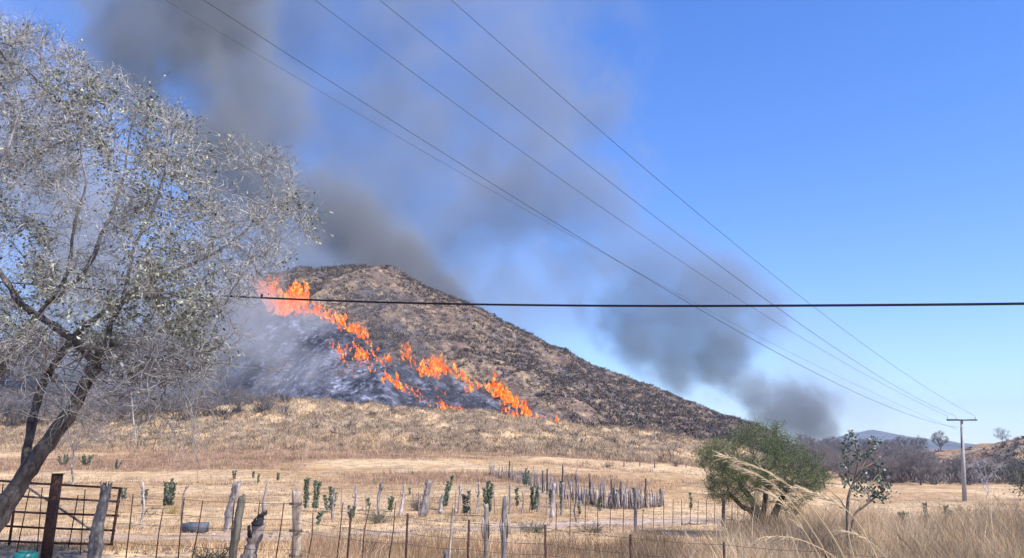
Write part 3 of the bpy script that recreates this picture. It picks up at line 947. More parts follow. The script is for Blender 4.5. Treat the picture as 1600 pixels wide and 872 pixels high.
# mesquite-like green bush with its dark trunk
def green_bush():
    b = G(1192, 838); Y = b[1]
    t = thing('green_tree', 'small dense green tree with a dark trunk standing in the dry grass', 'tree', b)
    s = Y / F
    poly = [(1085, 712), (1090, 700), (1110, 690), (1128, 680), (1150, 668), (1178, 660), (1200, 657), (1222, 668), (1235, 690), (1262, 700), (1285, 712), (1297, 735), (1292, 760), (1280, 780), (1262, 792), (1248, 806), (1225, 802), (1200, 792), (1180, 800), (1150, 785), (1128, 790), (1105, 770), (1095, 745)]
    M = 5000; au = rng.uniform(1080, 1300, M); av = rng.uniform(655, 808, M); k = in_poly(au, av, poly); au, av = au[k], av[k]
    r2 = np.clip(1 - ((au - 1190) / 115) ** 2 - ((av - 735) / 85) ** 2, .05, 1) ** .5
    aY = Y + (rng.random(len(au)) * 2 - 1) * 1.7 * r2
    cl = fbm(au / 30 + aY, av / 26, 3, seed=6) > -.10
    att = np.array([at(a, c, d) for a, c, d in zip(au[cl], av[cl], aY[cl])])[:1500]
    nodes = []; par = []
    for rows in ([(1192, 842, Y, 20), (1188, 820, Y, 16), (1182, 800, Y, 13), (1172, 778, Y, 9), (1155, 755, Y, 6)], [(1196, 842, Y, 20), (1204, 820, Y, 13), (1214, 795, Y, 10), (1228, 765, Y - .3, 6)],
                 [(1186, 815, Y, 12), (1172, 798, Y - .2, 9), (1158, 790, Y - .4, 7), (1140, 770, Y - .5, 5)], [(1190, 815, Y, 10), (1196, 780, Y + .4, 8), (1198, 740, Y + .5, 6)]):
        P, R = limb_pts(rows, 4); g = Geo(); g.tube(P, R, 8, (.055, .045, .04), jit=.3); g.build('trunk' if not nodes else 'limb', M_bark, t, True)
        k0 = len(nodes)
        for i, p in enumerate(P): nodes.append(p); par.append(k0 + i - 1 if i else -1)
    pos, pr = colonize(att, nodes, par, .11, 1.2, .17, 50, (0, 0, .05), .15)
    r = pipe_radii(pos, pr, .0035, 2.2); n0 = len(nodes); ids = np.arange(n0, len(pos)); pa = pr[ids]
    V, Q = prisms(pos[pa], pos[ids], np.minimum(r[ids] * 1.2, .03), np.minimum(r[ids], .03), 4)
    g = Geo(); g.add(V, None, Q, (.10, .085, .07)); g.build('branches', M_twig, t)
    A = np.repeat(pos[ids], 4, 0); D = clean_rand_dirs(len(A)); D[:, 2] += .35; D /= np.linalg.norm(D, axis=1, keepdims=True)
    S, E, RA, RB, pts, dirs = sprays(A, D, .16 + .22 * rng.random(len(A)), np.full(len(A), .003), 4, .25)
    V, Q = prisms(S, E, RA, RB, 3); g = Geo(); g.add(V, None, Q, (.12, .11, .08)); stuff(g.build('twigs', M_twig, t))
    tp = pts[1:].reshape(-1, 3); td = dirs[1:].reshape(-1, 3)
    tu, tv = px_of(tp[:, 0], tp[:, 1], tp[:, 2])
    den = fbm(tp[:, 0] / .35 + tp[:, 1] * .7, tp[:, 2] / .3, 3, seed=1) + .10 * sstep(668, 700, tv)
    pick = np.nonzero(den + rng.normal(size=len(tp)) * .1 > -.03)[0]
    pick = rng.choice(pick, min(len(pick), 32000), replace=False)
    pick = np.repeat(pick, 3); P = tp[pick] + rng.normal(size=(len(pick), 3)) * .035; D = td[pick] + clean_rand_dirs(len(pick)) * .8
    c = np.array([.135, .175, .058]) * (.6 + .9 * rng.random((len(pick), 1))); pale = rng.random(len(pick)) < .07; c[pale] = np.array([.24, .25, .14])
    leaf_geo(P, D, .045, .014, c, .1).build('foliage', M_leaf, t)['kind'] = 'stuff'
    # dead dark brush round the trunk
    n = 260; A = np.stack([b[0] + .1 + rng.normal(size=n) * .38, b[1] + rng.normal(size=n) * .4, np.full(n, b[2] + .05)], 1); A[:, 2] += rng.random(n) * .4
    D = clean_rand_dirs(n); D[:, 2] = np.abs(D[:, 2]) * .6; S, E, RA, RB, pts, _ = sprays(A, D, .3 + .4 * rng.random(n), np.full(n, .008), 5, .5)
    V, Q = prisms(S, E, RA, RB, 3); g = Geo(); g.add(V, None, Q, (.03, .027, .028)); stuff(g.build('dead_twigs', M_twig, t))


green_bush()

# ------------------------------------------------------------------ leafy broad-leaved shrubs
def milkweed(name, u, v, hpx, wpx, label, lean=0., nst=None, tone=1., Y=None, leafsz=.11, group='leafy grey green shrubs among the fences'):
    b = G(u, v) if Y is None else np.array([*(at(u, v, Y)[:2]), 0])
    if Y is not None: b[2] = gz(b[0], b[1])
    s = b[1] / F; h = hpx * s; w = wpx * s
    t = thing(name, label, 'shrub', b, group)
    nst = nst or max(1, int(round(w / .22)))
    g = Geo(); LP = []; LD = []
    for k in range(nst):
        f = (k + .5) / nst - .5
        x0 = f * w * .35; x1 = f * w * .8 + lean * h
        hh = h * (1 - .45 * abs(f) * 2 * rng.random()) * (.85 + .15 * rng.random())
        n = max(4, int(hh / .1)); zz = np.linspace(0, hh, n)
        P = np.stack([b[0] + x0 + (x1 - x0) * (zz / hh) ** 1.2 + rng.normal(size=n) * .01, b[1] + rng.normal() * w * .25 * zz / hh, b[2] + zz], 1)
        g.tube(P, np.linspace(.018, .007, n), 5, (.42, .38, .30))
        zs = np.arange(.12 * hh, hh, max(.055, leafsz * .55))
        for q, z in enumerate(np.repeat(zs, 2)):
            p = np.array([np.interp(z, zz, P[:, j]) for j in range(3)]); a = q * 1.57 + rng.random() * .6
            for aa in (a, a + math.pi) if z < hh * .93 else (a, a + math.pi, a + 1.5, a - 1.5):
                LP.append(p); LD.append([math.cos(aa), math.sin(aa), .75 + rng.random() * .6])
    g.build('stem', M_twig, t)
    LP = np.array(LP); LD = np.array(LD); m = len(LP)
    c = np.array([.125, .168, .095]) * tone * (.8 + .4 * rng.random()) * (.5 + 1.0 * rng.random((m, 1))); pl = rng.random(m) < .16; c[pl] = np.array([.36, .39, .31])
    L = leafsz * (.75 + .5 * rng.random(m))
    leaf_geo(LP, LD, L, L * .62, c, .2).build('foliage', M_leaf, t)['kind'] = 'stuff'
    return t


SHR = [
    (262, 795, 43, 40, 'round bushy green shrub behind the grey concrete trough', 0, 1.),
    (224, 790, 26, 14, 'thin little green shrub between the driftwood post and the round shrub', 0, 1.),
    (193, 782, 19, 15, 'small green shrub just right of the gate end', 0, 1.),
    (183, 733, 16, 16, 'small round green shrub in the open field behind the gate', 0, 1.),
    (100, 728, 16, 22, 'low green shrub at the left foot of the small bare tree', 0, .9),
    (135, 728, 18, 34, 'low spreading green shrub at the right foot of the small bare tree', 0, .9),
    (477, 800, 60, 13, 'tallest column shaped green shrub right behind the squared post', 0, 1.1),
    (492, 800, 50, 13, 'column shaped shrub touching the right side of the tallest column', .05, 1.1),
    (515, 801, 38, 24, 'broad dark shrub with a pale stake in front', 0, .9),
    (496, 822, 16, 9, 'tiny yellowish green shrub low beside the track', .2, 1.1),
    (548, 812, 22, 20, 'small dark shrub behind a black steel post', 0, .8),
    (694, 797, 50, 14, 'slanting green shrub leaning right beside a leaning post', .16, 1.),
    (728, 806, 40, 19, 'dark green oval shrub between two thin stakes', 0, .85),
    (762, 806, 50, 21, 'green shrub growing over the knotted old post', 0, 1.),
    (833, 802, 46, 20, 'cone shaped dark shrub against a pale leaning stake', .06, .9),
    (808, 796, 34, 11, 'short narrow shrub just right of the double post', 0, .9),
    (862, 792, 30, 12, 'narrow dark shrub left of the thick pale stake', 0, .8),
    (878, 802, 50, 10, 'narrow spiky shrub right of the thick pale stake', 0, .9),
    (822, 760, 26, 16, 'bluish green shrub poking out of the picket fence', 0, 1.),
    (962, 790, 26, 16, 'dull green shrub behind the right end of the picket fence', 0, .8),
    (993, 792, 28, 14, 'dull green shrub at the thick fence post by the picket fence', 0, .8),
    (1080, 797, 24, 8, 'tiny upright green shrub alone before the green tree', 0, .9),
    (366, 750, 14, 9, 'small green sprout in the field above the pale leaning post', 0, .8),
    (396, 748, 12, 6, 'left one of two tiny sprouts in the middle of the field', 0, .7),
    (403, 757, 18, 6, 'right one of two tiny sprouts in the middle of the field', 0, .7),
    (610, 800, 24, 12, 'small leafy green shrub between two bare stakes left of the leaning post', 0, 1.),
    (575, 792, 14, 9, 'tiny green sprout in the field beyond the stakes', 0, .9),
    (905, 806, 22, 10, 'small green shrub at the lower end of the picket fence', 0, .9),
    (936, 802, 24, 11, 'green shrub leaning on the near side of the picket fence', .1, .9),
    (640, 774, 10, 8, 'tiny lone sprout far in the field above the leaning post', 0, .8),
    (434, 752, 13, 10, 'small pale green sprout in the field left of the squared post', 0, .8),
]
for (u, v, hp, wp, lb, ln, tone) in SHR:
    milkweed('leafy_shrub', u, v, hp, wp, lb, ln, tone=tone, leafsz=.13)


def big_milkweed():
    Y = 17.
    b = at(1328, 850, Y); b[2] = gz(b[0], b[1])
    t = thing('tall_milkweed', 'tall open shrub with round grey green leaves on bare forked stems at right', 'shrub', b)
    stems = [[(1328, 870, Y, 10), (1324, 810, Y, 7), (1326, 775, Y, 6), (1337, 745, Y, 5), (1341, 715, Y, 4), (1335, 690, Y, 3), (1330, 675, Y, 2)],
             [(1328, 860, Y, 8), (1334, 808, Y, 5), (1352, 790, Y, 5), (1366, 778, Y, 4), (1378, 765, Y, 3), (1374, 740, Y, 3), (1372, 722, Y, 2)],
             [(1337, 745, Y, 4), (1350, 732, Y - .1, 3), (1362, 725, Y - .1, 3), (1375, 715, Y - .1, 2), (1382, 712, Y - .1, 2)],
             [(1334, 755, Y, 4), (1352, 720, Y + .1, 3), (1358, 705, Y + .1, 2), (1366, 688, Y + .1, 2)],
             [(1330, 765, Y, 3), (1322, 735, Y - .1, 3), (1320, 710, Y - .1, 2), (1321, 692, Y - .1, 2)],
             [(1337, 745, Y, 3), (1346, 760, Y - .1, 3), (1356, 770, Y - .2, 2), (1356, 785, Y - .2, 2)],
             [(1366, 778, Y, 3), (1384, 775, Y, 2), (1390, 770, Y, 2)],
             [(1324, 800, Y, 4), (1312, 780, Y - .1, 2), (1300, 770, Y - .2, 1)]]
    for rows in stems:
        P, R = limb_pts(rows, 4); g = Geo(); g.tube(P, R * .75, 6, (.24, .17, .12)); g.build('stem', M_twig, t, True)
    clus = [(1331, 680, 7, 10, 24), (1335, 697, 7, 10, 20), (1321, 705, 6, 16, 34), (1322, 735, 7, 18, 40), (1324, 756, 6, 8, 16), (1366, 692, 8, 9, 30), (1360, 708, 7, 7, 16), (1343, 716, 8, 9, 26),
            (1372, 725, 7, 7, 18), (1374, 745, 10, 12, 40), (1350, 745, 8, 8, 22), (1380, 765, 12, 10, 42), (1352, 768, 14, 10, 46), (1370, 775, 14, 8, 30), (1387, 762, 4, 3, 5), (1381, 712, 4, 3, 5), (1382, 780, 8, 6, 14), (1335, 765, 8, 6, 12)]
    for (cu, cv, su, sv_, n) in clus:
        n = int(n * 1.35)
        P = np.array([at(cu + rng.normal() * su * .6, cv + rng.normal() * sv_ * .6, Y + rng.normal() * .12) for _ in range(n)])
        D = clean_rand_dirs(n); D[:, 2] = np.abs(D[:, 2]) + .2
        c = np.array([.12, .155, .11]) * (.4 + 1. * rng.random((n, 1))); pl = rng.random(n) < .18; c[pl] = np.array([.42, .45, .40])
        leaf_geo(P, D, .05 + .04 * rng.random(n), .048, c, .25).build('leaf_cluster', M_leaf, t)['kind'] = 'stuff'


big_milkweed()
RS = [(1411, 800, 42, 14, 'thin stalk with a few dark leaves right of the tall open shrub', 0, .8, 24.), (1447, 800, 48, 9, 'slim upright shrub with dark leaf tufts in the middle of the right field', 0, .9, 26.),
      (1480, 800, 48, 16, 'leafy dark green shrub standing left of the power pole', 0, .9, 26.), (1460, 812, 30, 22, 'low pale green shrub left below the power pole', 0, 1.1, 24.)]
for (u, v, hp, wp, lb, ln, tone, Y) in RS:
    milkweed('leafy_shrub', u, v, hp, wp, lb, ln, tone=tone, Y=Y, leafsz=.12, nst=2 if wp > 12 else 1, group='leafy shrubs in the right field')


def twiggy_shrub(name, u, v, hpx, wpx, label, col, leafcol, seed, Y=None, nleaf=700, cat='shrub', twigs=4, n_att=110, tip=.004):
    b = G(u, v) if Y is None else np.array([*(at(u, v, Y)[:2]), 0])
    if Y is not None: b[2] = gz(b[0], b[1])
    s = b[1] / F; h = hpx * s; w = wpx * s
    t = thing(name, label, cat, b)
    r3 = np.random.default_rng(seed); ns = int(n_att * .35) + 10
    D = np.stack([r3.normal(size=ns) * .55 * w / h, r3.normal(size=ns) * .5 * w / h, .5 + .6 * r3.random(ns)], 1); D /= np.linalg.norm(D, axis=1, keepdims=True)
    A = np.stack([r3.normal(size=ns) * w * .10, r3.normal(size=ns) * w * .10, np.zeros(ns) - .03], 1)
    L = h * (.55 + .55 * r3.random(ns)) * (1 + .35 * np.abs(D[:, 0]) * w / h)
    S, E, RA, RB, pts, dirs = sprays(A, D, L, np.full(ns, tip * 2 * max(1, h / 2)), 6, .16)
    g = Geo(); V, Q = prisms(S, E, RA, RB, 4); g.add(V, None, Q, np.array(col) * .7); mesh_like(g, 'stem', t)
    A2 = np.repeat(pts[2:].reshape(-1, 3), max(1, twigs // 2 + 1), 0); D2 = np.repeat(dirs[2:].reshape(-1, 3), max(1, twigs // 2 + 1), 0) + clean_rand_dirs(len(A2)) * .9
    D2 /= np.linalg.norm(D2, axis=1, keepdims=True)
    S, E, RA, RB, p2, d2 = sprays(A2, D2, h * (.10 + .22 * r3.random(len(A2))), np.full(len(A2), tip * .9), 3, .3)
    E[:, 2] = np.maximum(E[:, 2], .01)
    g2 = Geo(); V, Q = prisms(S, E, RA, RB, 3); g2.add(V, None, Q, np.repeat(np.array(col) * (.6 + .8 * r3.random((len(S), 1))), 6, 0)); stuff(mesh_like(g2, 'twigs', t))
    if leafcol is not None:
        tp = p2[1:].reshape(-1, 3); k = r3.choice(len(tp), min(nleaf, len(tp)), replace=False)
        cc = np.array(leafcol) * (.45 + 1.1 * r3.random((len(k), 1)))
        gl = leaf_geo(tp[k], d2[1:].reshape(-1, 3)[k] + clean_rand_dirs(len(k)) * .6, .03 * h + .025, .012 * h + .008, cc, .1)
        stuff(mesh_like(gl, 'foliage', t, M_leaf))
    return t


def mesh_like(g, name, parent, mat=None, smooth=False):
    """build a Geo whose vertices are already local to its parent"""
    return g.build(name, mat or M_twig, parent, smooth, origin=np.zeros(3))


twiggy_shrub('grey_bush', 1522, 815, 38, 62, 'rounded grey green bush at the foot of the power pole', (.20, .19, .15), (.17, .17, .11), 41, Y=28., nleaf=5000)
twiggy_shrub('grey_bush', 1340, 828, 24, 60, 'low pale dry bush under the tall open shrub', (.38, .30, .21), (.30, .24, .15), 42, Y=18.)
twiggy_shrub('bare_bush', 1582, 812, 62, 52, 'bare reddish twiggy bush near the right edge', (.30, .21, .16), None, 43, Y=30., twigs=2, n_att=110)
twiggy_shrub('yellow_bush', 268, 803, 15, 26, 'low yellow tuft in front of the round bushy shrub', (.50, .37, .16), (.5, .38, .16), 44)
twiggy_shrub('grey_bush', 592, 818, 22, 26, 'low grey green weed right of the black steel post', (.24, .21, .16), (.17, .18, .11), 45)
twiggy_shrub('grey_bush', 835, 832, 16, 44, 'flat grey green weed beside the track right of the double post', (.22, .2, .14), (.16, .18, .10), 46)
twiggy_shrub('grey_bush', 925, 832, 14, 40, 'flat dull green weed left of the bare brown patch', (.24, .2, .15), (.18, .18, .11), 47)
twiggy_shrub('grey_bush', 652, 798, 22, 26, 'olive shrub at the foot of the leaning pale post', (.22, .19, .15), (.13, .14, .09), 48)
twiggy_shrub('dark_bush', 322, 878, 26, 60, 'dark green weed at the bottom edge before the fence', (.12, .11, .08), (.07, .09, .05), 49, Y=13.5)
twiggy_shrub('brown_bush', 812, 872, 36, 60, 'dry reddish brown bush at the bottom between two steel posts', (.34, .22, .15), None, 50, Y=15., twigs=6)
twiggy_shrub('brown_bush', 570, 862, 40, 70, 'leafless black twigs sprawling across the lower fence wires', (.09, .07, .065), None, 51, Y=16., twigs=3, n_att=90)
twiggy_shrub('brown_bush', 985, 858, 30, 60, 'dry straw coloured bush before the thick fence post', (.42, .30, .2), None, 52, Y=16., twigs=6)
twiggy_shrub('dark_bush', 1056, 729, 12, 12, 'small dark round bush right of the lone bare tree', (.10, .08, .08), None, 53, twigs=5)
twiggy_shrub('dark_bush', 950, 730, 9, 14, 'small dark stump like bush far in the middle field', (.08, .06, .06), None, 54, twigs=5)

# bare small trees
def bare_tree(u, v, hpx, wpx, label, seed, col=(.24, .2, .18), col2=(.17, .14, .13), lean=0, n_att=260, twigs=2, Y=None, name='bare_tree', crown=(.3, 1.), tipf=1.):
    b = G(u, v) if Y is None else np.array([*(at(u, v, Y)[:2]), 0])
    if Y is not None: b[2] = gz(b[0], b[1])
    h = hpx * b[1] / F; w = wpx * b[1] / F
    t = thing(name, label, 'tree', b)
    g, g2, _, _ = small_tree_mesh(seed, h, w, n_att, 1, .004 * tipf * max(1, h / 3), col, col2, lean, crown, twigs=twigs)
    mesh_like(g, 'trunk', t, M_bark); stuff(mesh_like(g2, 'twigs', t))
    return t


bare_tree(114, 757, 150, 110, 'small pale leafless tree in the field behind the rusty gate', 61, (.26, .22, .20), (.30, .27, .25), .05, 420, 4)
bare_tree(1047, 724, 52, 62, 'lone small bare tree on the far edge of the middle field', 62, (.17, .13, .12), (.14, .11, .10), 0, 240, 3)
bare_tree(1541, 778, 62, 70, 'whitish dead tree with crooked limbs right of the power pole', 63, (.45, .42, .42), (.5, .48, .48), .05, 60, 2, tipf=1.6)
bare_tree(521, 424, 18, 10, 'tiny forked dead tree on top of the smoky ridge', 64, (.06, .055, .06), (.05, .045, .05), 0, 20, 1, tipf=3.)
bare_tree(1567, 694, 26, 26, 'small round grey tree alone on the crest of the right hill', 65, (.13, .12, .13), (.1, .09, .09), 0, 240, 6, crown=(.15, 1.))

# wood of grey trees beyond the right field
protos = []
for k in range(6):
    g, g2, (tp, td), pos = small_tree_mesh(80 + k, 6., 6.4, 260, 1 + k % 2, .016, (.22, .195, .19), (.15, .13, .13), rng.normal() * .06, (.2, 1.), twigs=7)
    protos.append((g, g2))
first = {}
WT = []
for row, (v0, v1, n, hp) in enumerate([(752, 764, 19, 50), (738, 750, 22, 46), (722, 736, 20, 34), (704, 718, 22, 24)]):
    for i in range(n):
        u = 1236 + (1640 - 1236) * (i + .5 + rng.normal() * .3) / n
        v = rng.uniform(v0, v1)
        if row == 3 and u > 1420: continue
        if row == 2 and u > 1440: continue
        if row == 1 and u > 1460: continue
        if row == 0 and u > 1500 and i % 2: continue
        if row == 0 and 1480 < u: v -= 8
        WT.append((u, v, hp * (.7 + .5 * rng.random()) * (.8 if u > 1450 else 1), row))
for i in range(9):
    WT.append((1255 + i * 26 + rng.normal() * 6, 706 + rng.normal() * 3, 24 + 8 * rng.random(), 4))
rowlab = ['leafless grey brown tree in the front row of the wood beyond the right field', 'grey leafless tree standing inside the wood beyond the right field',
          'bluish grey leafless tree high in the wood beyond the right field', 'small hazy bare tree in the back of the wood beyond the right field',
          'small hazy bare tree on the skyline of the wood under the far blue mountain']
ORD = 'first second third fourth fifth sixth seventh eighth ninth tenth eleventh twelfth thirteenth fourteenth fifteenth sixteenth seventeenth eighteenth nineteenth'.split()
WT.sort(key=lambda q: (q[3], q[0])); seen_row = {}
for i, (u, v, hp, row) in enumerate(WT):
    nth = seen_row.get(row, 0); seen_row[row] = nth + 1
    b = G(u, v, 95.)
    h = hp * b[1] / F
    k = i % 6
    lb = rowlab[row]
    if row == 0: lb = ORD[nth] + ' tree from the left in the front row of the grey leafless wood'
    if row == 4: lb = ORD[nth] + ' small hazy tree from the left on the wood skyline under the far mountain'
    t = thing('wood_tree', lb, 'tree', b, 'bare trees of the wood beyond the right field')
    if k not in first:
        a = mesh_like(protos[k][0], 'trunk', t, M_bark); c = mesh_like(protos[k][1], 'twigs', t, M_scrub); stuff(c)
        first[k] = (a, c)
    else:
        for o in first[k]:
            c = o.copy(); c.parent = t; COL.objects.link(c)
    t.scale = (h / 6 * (1 + .2 * rng.normal()),) * 2 + (h / 6,)
    t.rotation_euler = (0, 0, rng.random() * 6.28)
# leafless trees along the foot of the slope at left
LT = [(20, 668, 60), (75, 664, 52), (128, 660, 46), (170, 664, 56), (228, 658, 46), (270, 655, 42), (325, 650, 44), (372, 646, 40), (418, 640, 26), (-30, 670, 64)]
for i, (u, v, hp) in enumerate(sorted(LT)):
    b = G(u, v, 95.); h = hp * b[1] / F; k = (i * 5 + 2) % 6
    t = thing('bare_tree', ORD[i] + ' grey brushy tree from the left along the foot of the burnt slope', 'tree', b, 'bare trees at the foot of the burnt slope')
    for o in first[k]:
        c = o.copy(); c.parent = t; COL.objects.link(c)
    t.scale = (h / 6 * 1.1,) * 2 + (h / 6,); t.rotation_euler = (0, 0, i * 1.7)
# dark leafy tree cut by the right edge
b = G(1606, 768, 20.); 
twiggy_shrub('dark_leafy_tree', 1632, 792, 100, 16, 'dark green leafy tree cut off by the right edge', (.07, .07, .05), (.05, .08, .04), 71, Y=45., nleaf=6000, cat='tree')

# ------------------------------------------------------------------ fences
def post_geo(g, P0, P1, r0, r1, col, n=8, rough=.0, knots=8, bend=0.):
    """a weathered post: grooved sides, knots, slight bends and a broken top"""
    P0 = np.array(P0, float); P1 = np.array(P1, float); n = max(n, 9) if knots > 5 else n; knots = knots * 2 if knots > 5 else knots
    s = np.linspace(0, 1, knots); ln = np.linalg.norm(P1 - P0)
    P = P0 + (P1 - P0) * s[:, None] + np.sin(s * math.pi)[:, None] * np.array([bend, 0, 0])
    w = np.cumsum(rng.normal(size=(knots, 3)), 0); w -= np.linspace(0, 1, knots)[:, None] * w[-1]
    P = P + w * np.array([1, 1, 0]) * (rough * .35 + r0 * .05)
    R = (r0 + (r1 - r0) * s) * (1 + rng.normal(size=knots) * min(.14, rough * 9))
    gro = 1 + rng.normal(size=n) * min(.12, .06 + rough * 4); a = np.arange(n) / n * 2 * math.pi; tw = rng.normal() * .35
    V = []
    for i in range(knots):
        f = R[i] * gro * (1 + rng.normal(size=n) * min(.08, .03 + rough * 3)); aa = a + tw * s[i]
        zt = (rng.random(n) - .6) * r1 * (1.6 if rough > .003 else .3) if i == knots - 1 else 0
        V.append(P[i] + np.stack([np.cos(aa) * f, np.sin(aa) * f * .85, np.zeros(n) + zt], 1))
    V = np.concatenate(V + [P[:1], P[-1:] - [0, 0, r1 * .5]])
    i0 = np.arange(knots - 1)[:, None] * n; j = np.arange(n)[None]; j2 = (j + 1) % n
    Q = np.stack([i0 + j, i0 + j2, i0 + n + j2, i0 + n + j], -1).reshape(-1, 4)
    c0 = knots * n
    T = [[c0, (q + 1) % n, q] for q in range(n)] + [[c0 + 1, (knots - 1) * n + q, (knots - 1) * n + (q + 1) % n] for q in range(n)]
    C = np.asarray(col) * (.72 + .55 * rng.random((len(V), 1)))
    g.add(V, T, Q, C)


def between(u0, v0, u1, v1, Y):
    """bottom and top of an upright seen from (u0,v0) to (u1,v1), at distance Y"""
    return at(u0, v0, Y), at(u1, v1, Y)


fb = G(463, 868, 11.)
front = thing('wire_fence', 'nearest barbed wire fence with old wood posts and thin rusty rods', 'fence', (at(463, 872, 13.)[0], 13., gz(at(463, 872, 13.)[0], 13.)))
WOODP = [  # u top, v top, u bottom, v bottom, dist, width px top, bottom, colour, rough, label
    (168, 758, 146, 882, 13.4, 17, 26, (.19, .175, .17), .012, 'twisted grey driftwood post with a split top'),
    (378, 776, 362, 890, 13.3, 14, 15, (.15, .135, .11), .004, 'dark round wood post'),
    (463, 766, 460, 892, 13.0, 17, 17, (.42, .33, .25), .002, 'thick squared pale brown post wrapped in wire'),
    (790, 776, 786, 860, 15.5, 10, 10, (.27, .23, .21), .004, 'split grey post beside the gnarled post'),
    (760, 787, 758, 862, 16.0, 9, 8, (.38, .32, .26), .008, 'gnarled brown post with a twisted root head'),
    (708, 790, 699, 862, 15.5, 4, 5, (.50, .40, .32), .002, 'thin pale stick post'),
    (697, 862, 696, 890, 13.5, 8, 9, (.2, .18, .18), .004, 'short weathered post end'),
]
for (u1, v1, u0, v0, Y, w1, w0, c, rg, lb) in WOODP:
    P0, P1 = between(u0, v0, u1, v1, Y)
    P0[2] = min(P0[2], gz(P0[0], Y) - .1)
    g = Geo(); s = Y / F / 2
    post_geo(g, P0, P1, w0 * s * .88, w1 * s * .85, np.array(c) * .85, 10, rg, 10)
    if 'driftwood' in lb:
        for q in range(5):
            a = P1 + np.array([(q - 2.2) * .03 - .02, 0, -.12]); g.tube([a, a + np.array([(q - 2) * .015, 0, .14 + .05 * rng.random()])], [.02, .006], 5, (.22, .2, .19))
        a = P0 + (P1 - P0) * .55; g.tube([a + np.array([-.07, 0, -.35]), a + np.array([-.09, 0, 0]), a + np.array([-.04, 0, .35])], [.05, .05, .02], 7, (.2, .185, .18))
    if 'gnarled' in lb:
        for q in range(4):
            a = P0 + (P1 - P0) * .55; g.tube([a + np.array([-.05 + q * .032, -.02, 0]), a + np.array([-.075 + q * .05, -.03, .22]), a + np.array([-.04 + q * .03, 0, .42])], [.014, .02, .009], 6, (.34, .28, .23))
    o = g.build('wood_post', M_wood, front); o['label'] = lb
# burnt crooked post
P0, P1 = between(386, 890, 408, 812, 13.4); g = Geo(); post_geo(g, P0, P1, .11, .09, (.24, .2, .18), 9, .012, 8)
o = g.build('wood_post', M_wood, front, True); o['label'] = 'crooked stump post with a charred black top'
g = Geo(); post_geo(g, at(404, 822, 13.38), at(414, 800, 13.4), .105, .05, (.02, .018, .02), 9, .02, 6); post_geo(g, at(392, 840, 13.3), at(389, 822, 13.3), .05, .03, (.02, .018, .02), 7, .01, 5)
g.build('charred_top', M_wood, o, True, origin=parent_origin(front))
g = Geo(); g.tube([at(412, 805, 13.4), at(411, 785, 13.4), at(415, 770, 13.4), at(417, 755, 13.4)], [.03, .024, .02, .014], 6, (.26, .22, .2)); g.build('dead_branch', M_wood, front, True)

RODS = [(208, 772, 196, 878, 13.6), (255, 795, 243, 878, 13.5), (288, 777, 278, 876, 13.6), (317, 782, 300, 874, 13.7), (366, 783, 360, 876, 13.4), (406, 782, 400, 840, 13.6), (444, 785, 430, 880, 13.5), (489, 801, 481, 872, 14.),
        (536, 785, 526, 876, 14.), (579, 785, 566, 878, 14.2), (618, 785, 608, 872, 14.5)]
for (u1, v1, u0, v0, Y) in RODS:
    P0, P1 = between(u0, v0, u1, v1, Y); g = Geo(); mid = (P0 + P1) / 2 + np.array([rng.normal() * .015, 0, 0]); g.tube([P0, mid, P1], [.011, .010, .009], 5, (.1, .07, .06)); g.build('fence_rod', M_rust, front)
TP = [(549, 796, 540, 892, 13.6), (637, 802, 633, 892, 13.4), (733, 812, 729, 895, 13.1), (852, 820, 853, 900, 12.8), (985, 835, 985, 905, 12.5), (1131, 847, 1131, 912, 12.3), (1290, 858, 1292, 925, 12.1), (1470, 872, 1476, 940, 12.)]
for (u1, v1, u0, v0, Y) in TP:
    P0, P1 = between(u0, v0, u1, v1, Y); P0[2] = min(P0[2], gz(P0[0], Y) - .15)
    g = Geo(); d = P1 - P0; c = (P0 + P1) / 2
    g.tube([P0, P1], [.018, .018], 4, (.05, .04, .04), ell=.5); g.tube([P0 + [0, .014, 0], P1 + [0, .014, 0]], [.010, .010], 4, (.05, .04, .04))
    for q in range(8):
        a = P0 + d * (.2 + q * .1); g.tube([a + [-.0, -.022, 0], a + [.0, -.012, .012]], [.009, .007], 4, (.05, .04, .04))
    g.build('steel_post', M_rust, front)


def wire(parent, pts, r=.0035, sag=.02, barbs=True, name='barbed_wire', seg=8, mat=None):
    g = Geo(); P = []
    pts = [np.array(p, float) for p in pts]
    for a, b in zip(pts[:-1], pts[1:]):
        for s in np.linspace(0, 1, seg, endpoint=False):
            p = a + (b - a) * s; p[2] -= sag * 4 * s * (1 - s); P.append(p)
    P.append(pts[-1]); P = np.array(P); g.tube(P, r, 4, (.1, .08, .08), cap=False)
    if barbs:
        L = np.linalg.norm(np.diff(P, axis=0), axis=1); cum = np.concatenate([[0], np.cumsum(L)])
        ss = np.arange(.1, cum[-1], .14)
        c = np.stack([np.interp(ss, cum, P[:, k]) for k in range(3)], 1); d = clean_rand_dirs(len(c)) * .016
        V, Q = prisms(c - d, c + d, np.full(len(c), .0018), np.full(len(c), .0018), 3); g.add(V, None, Q, (.1, .08, .08))
    return g.build(name, mat or M_wire, parent)


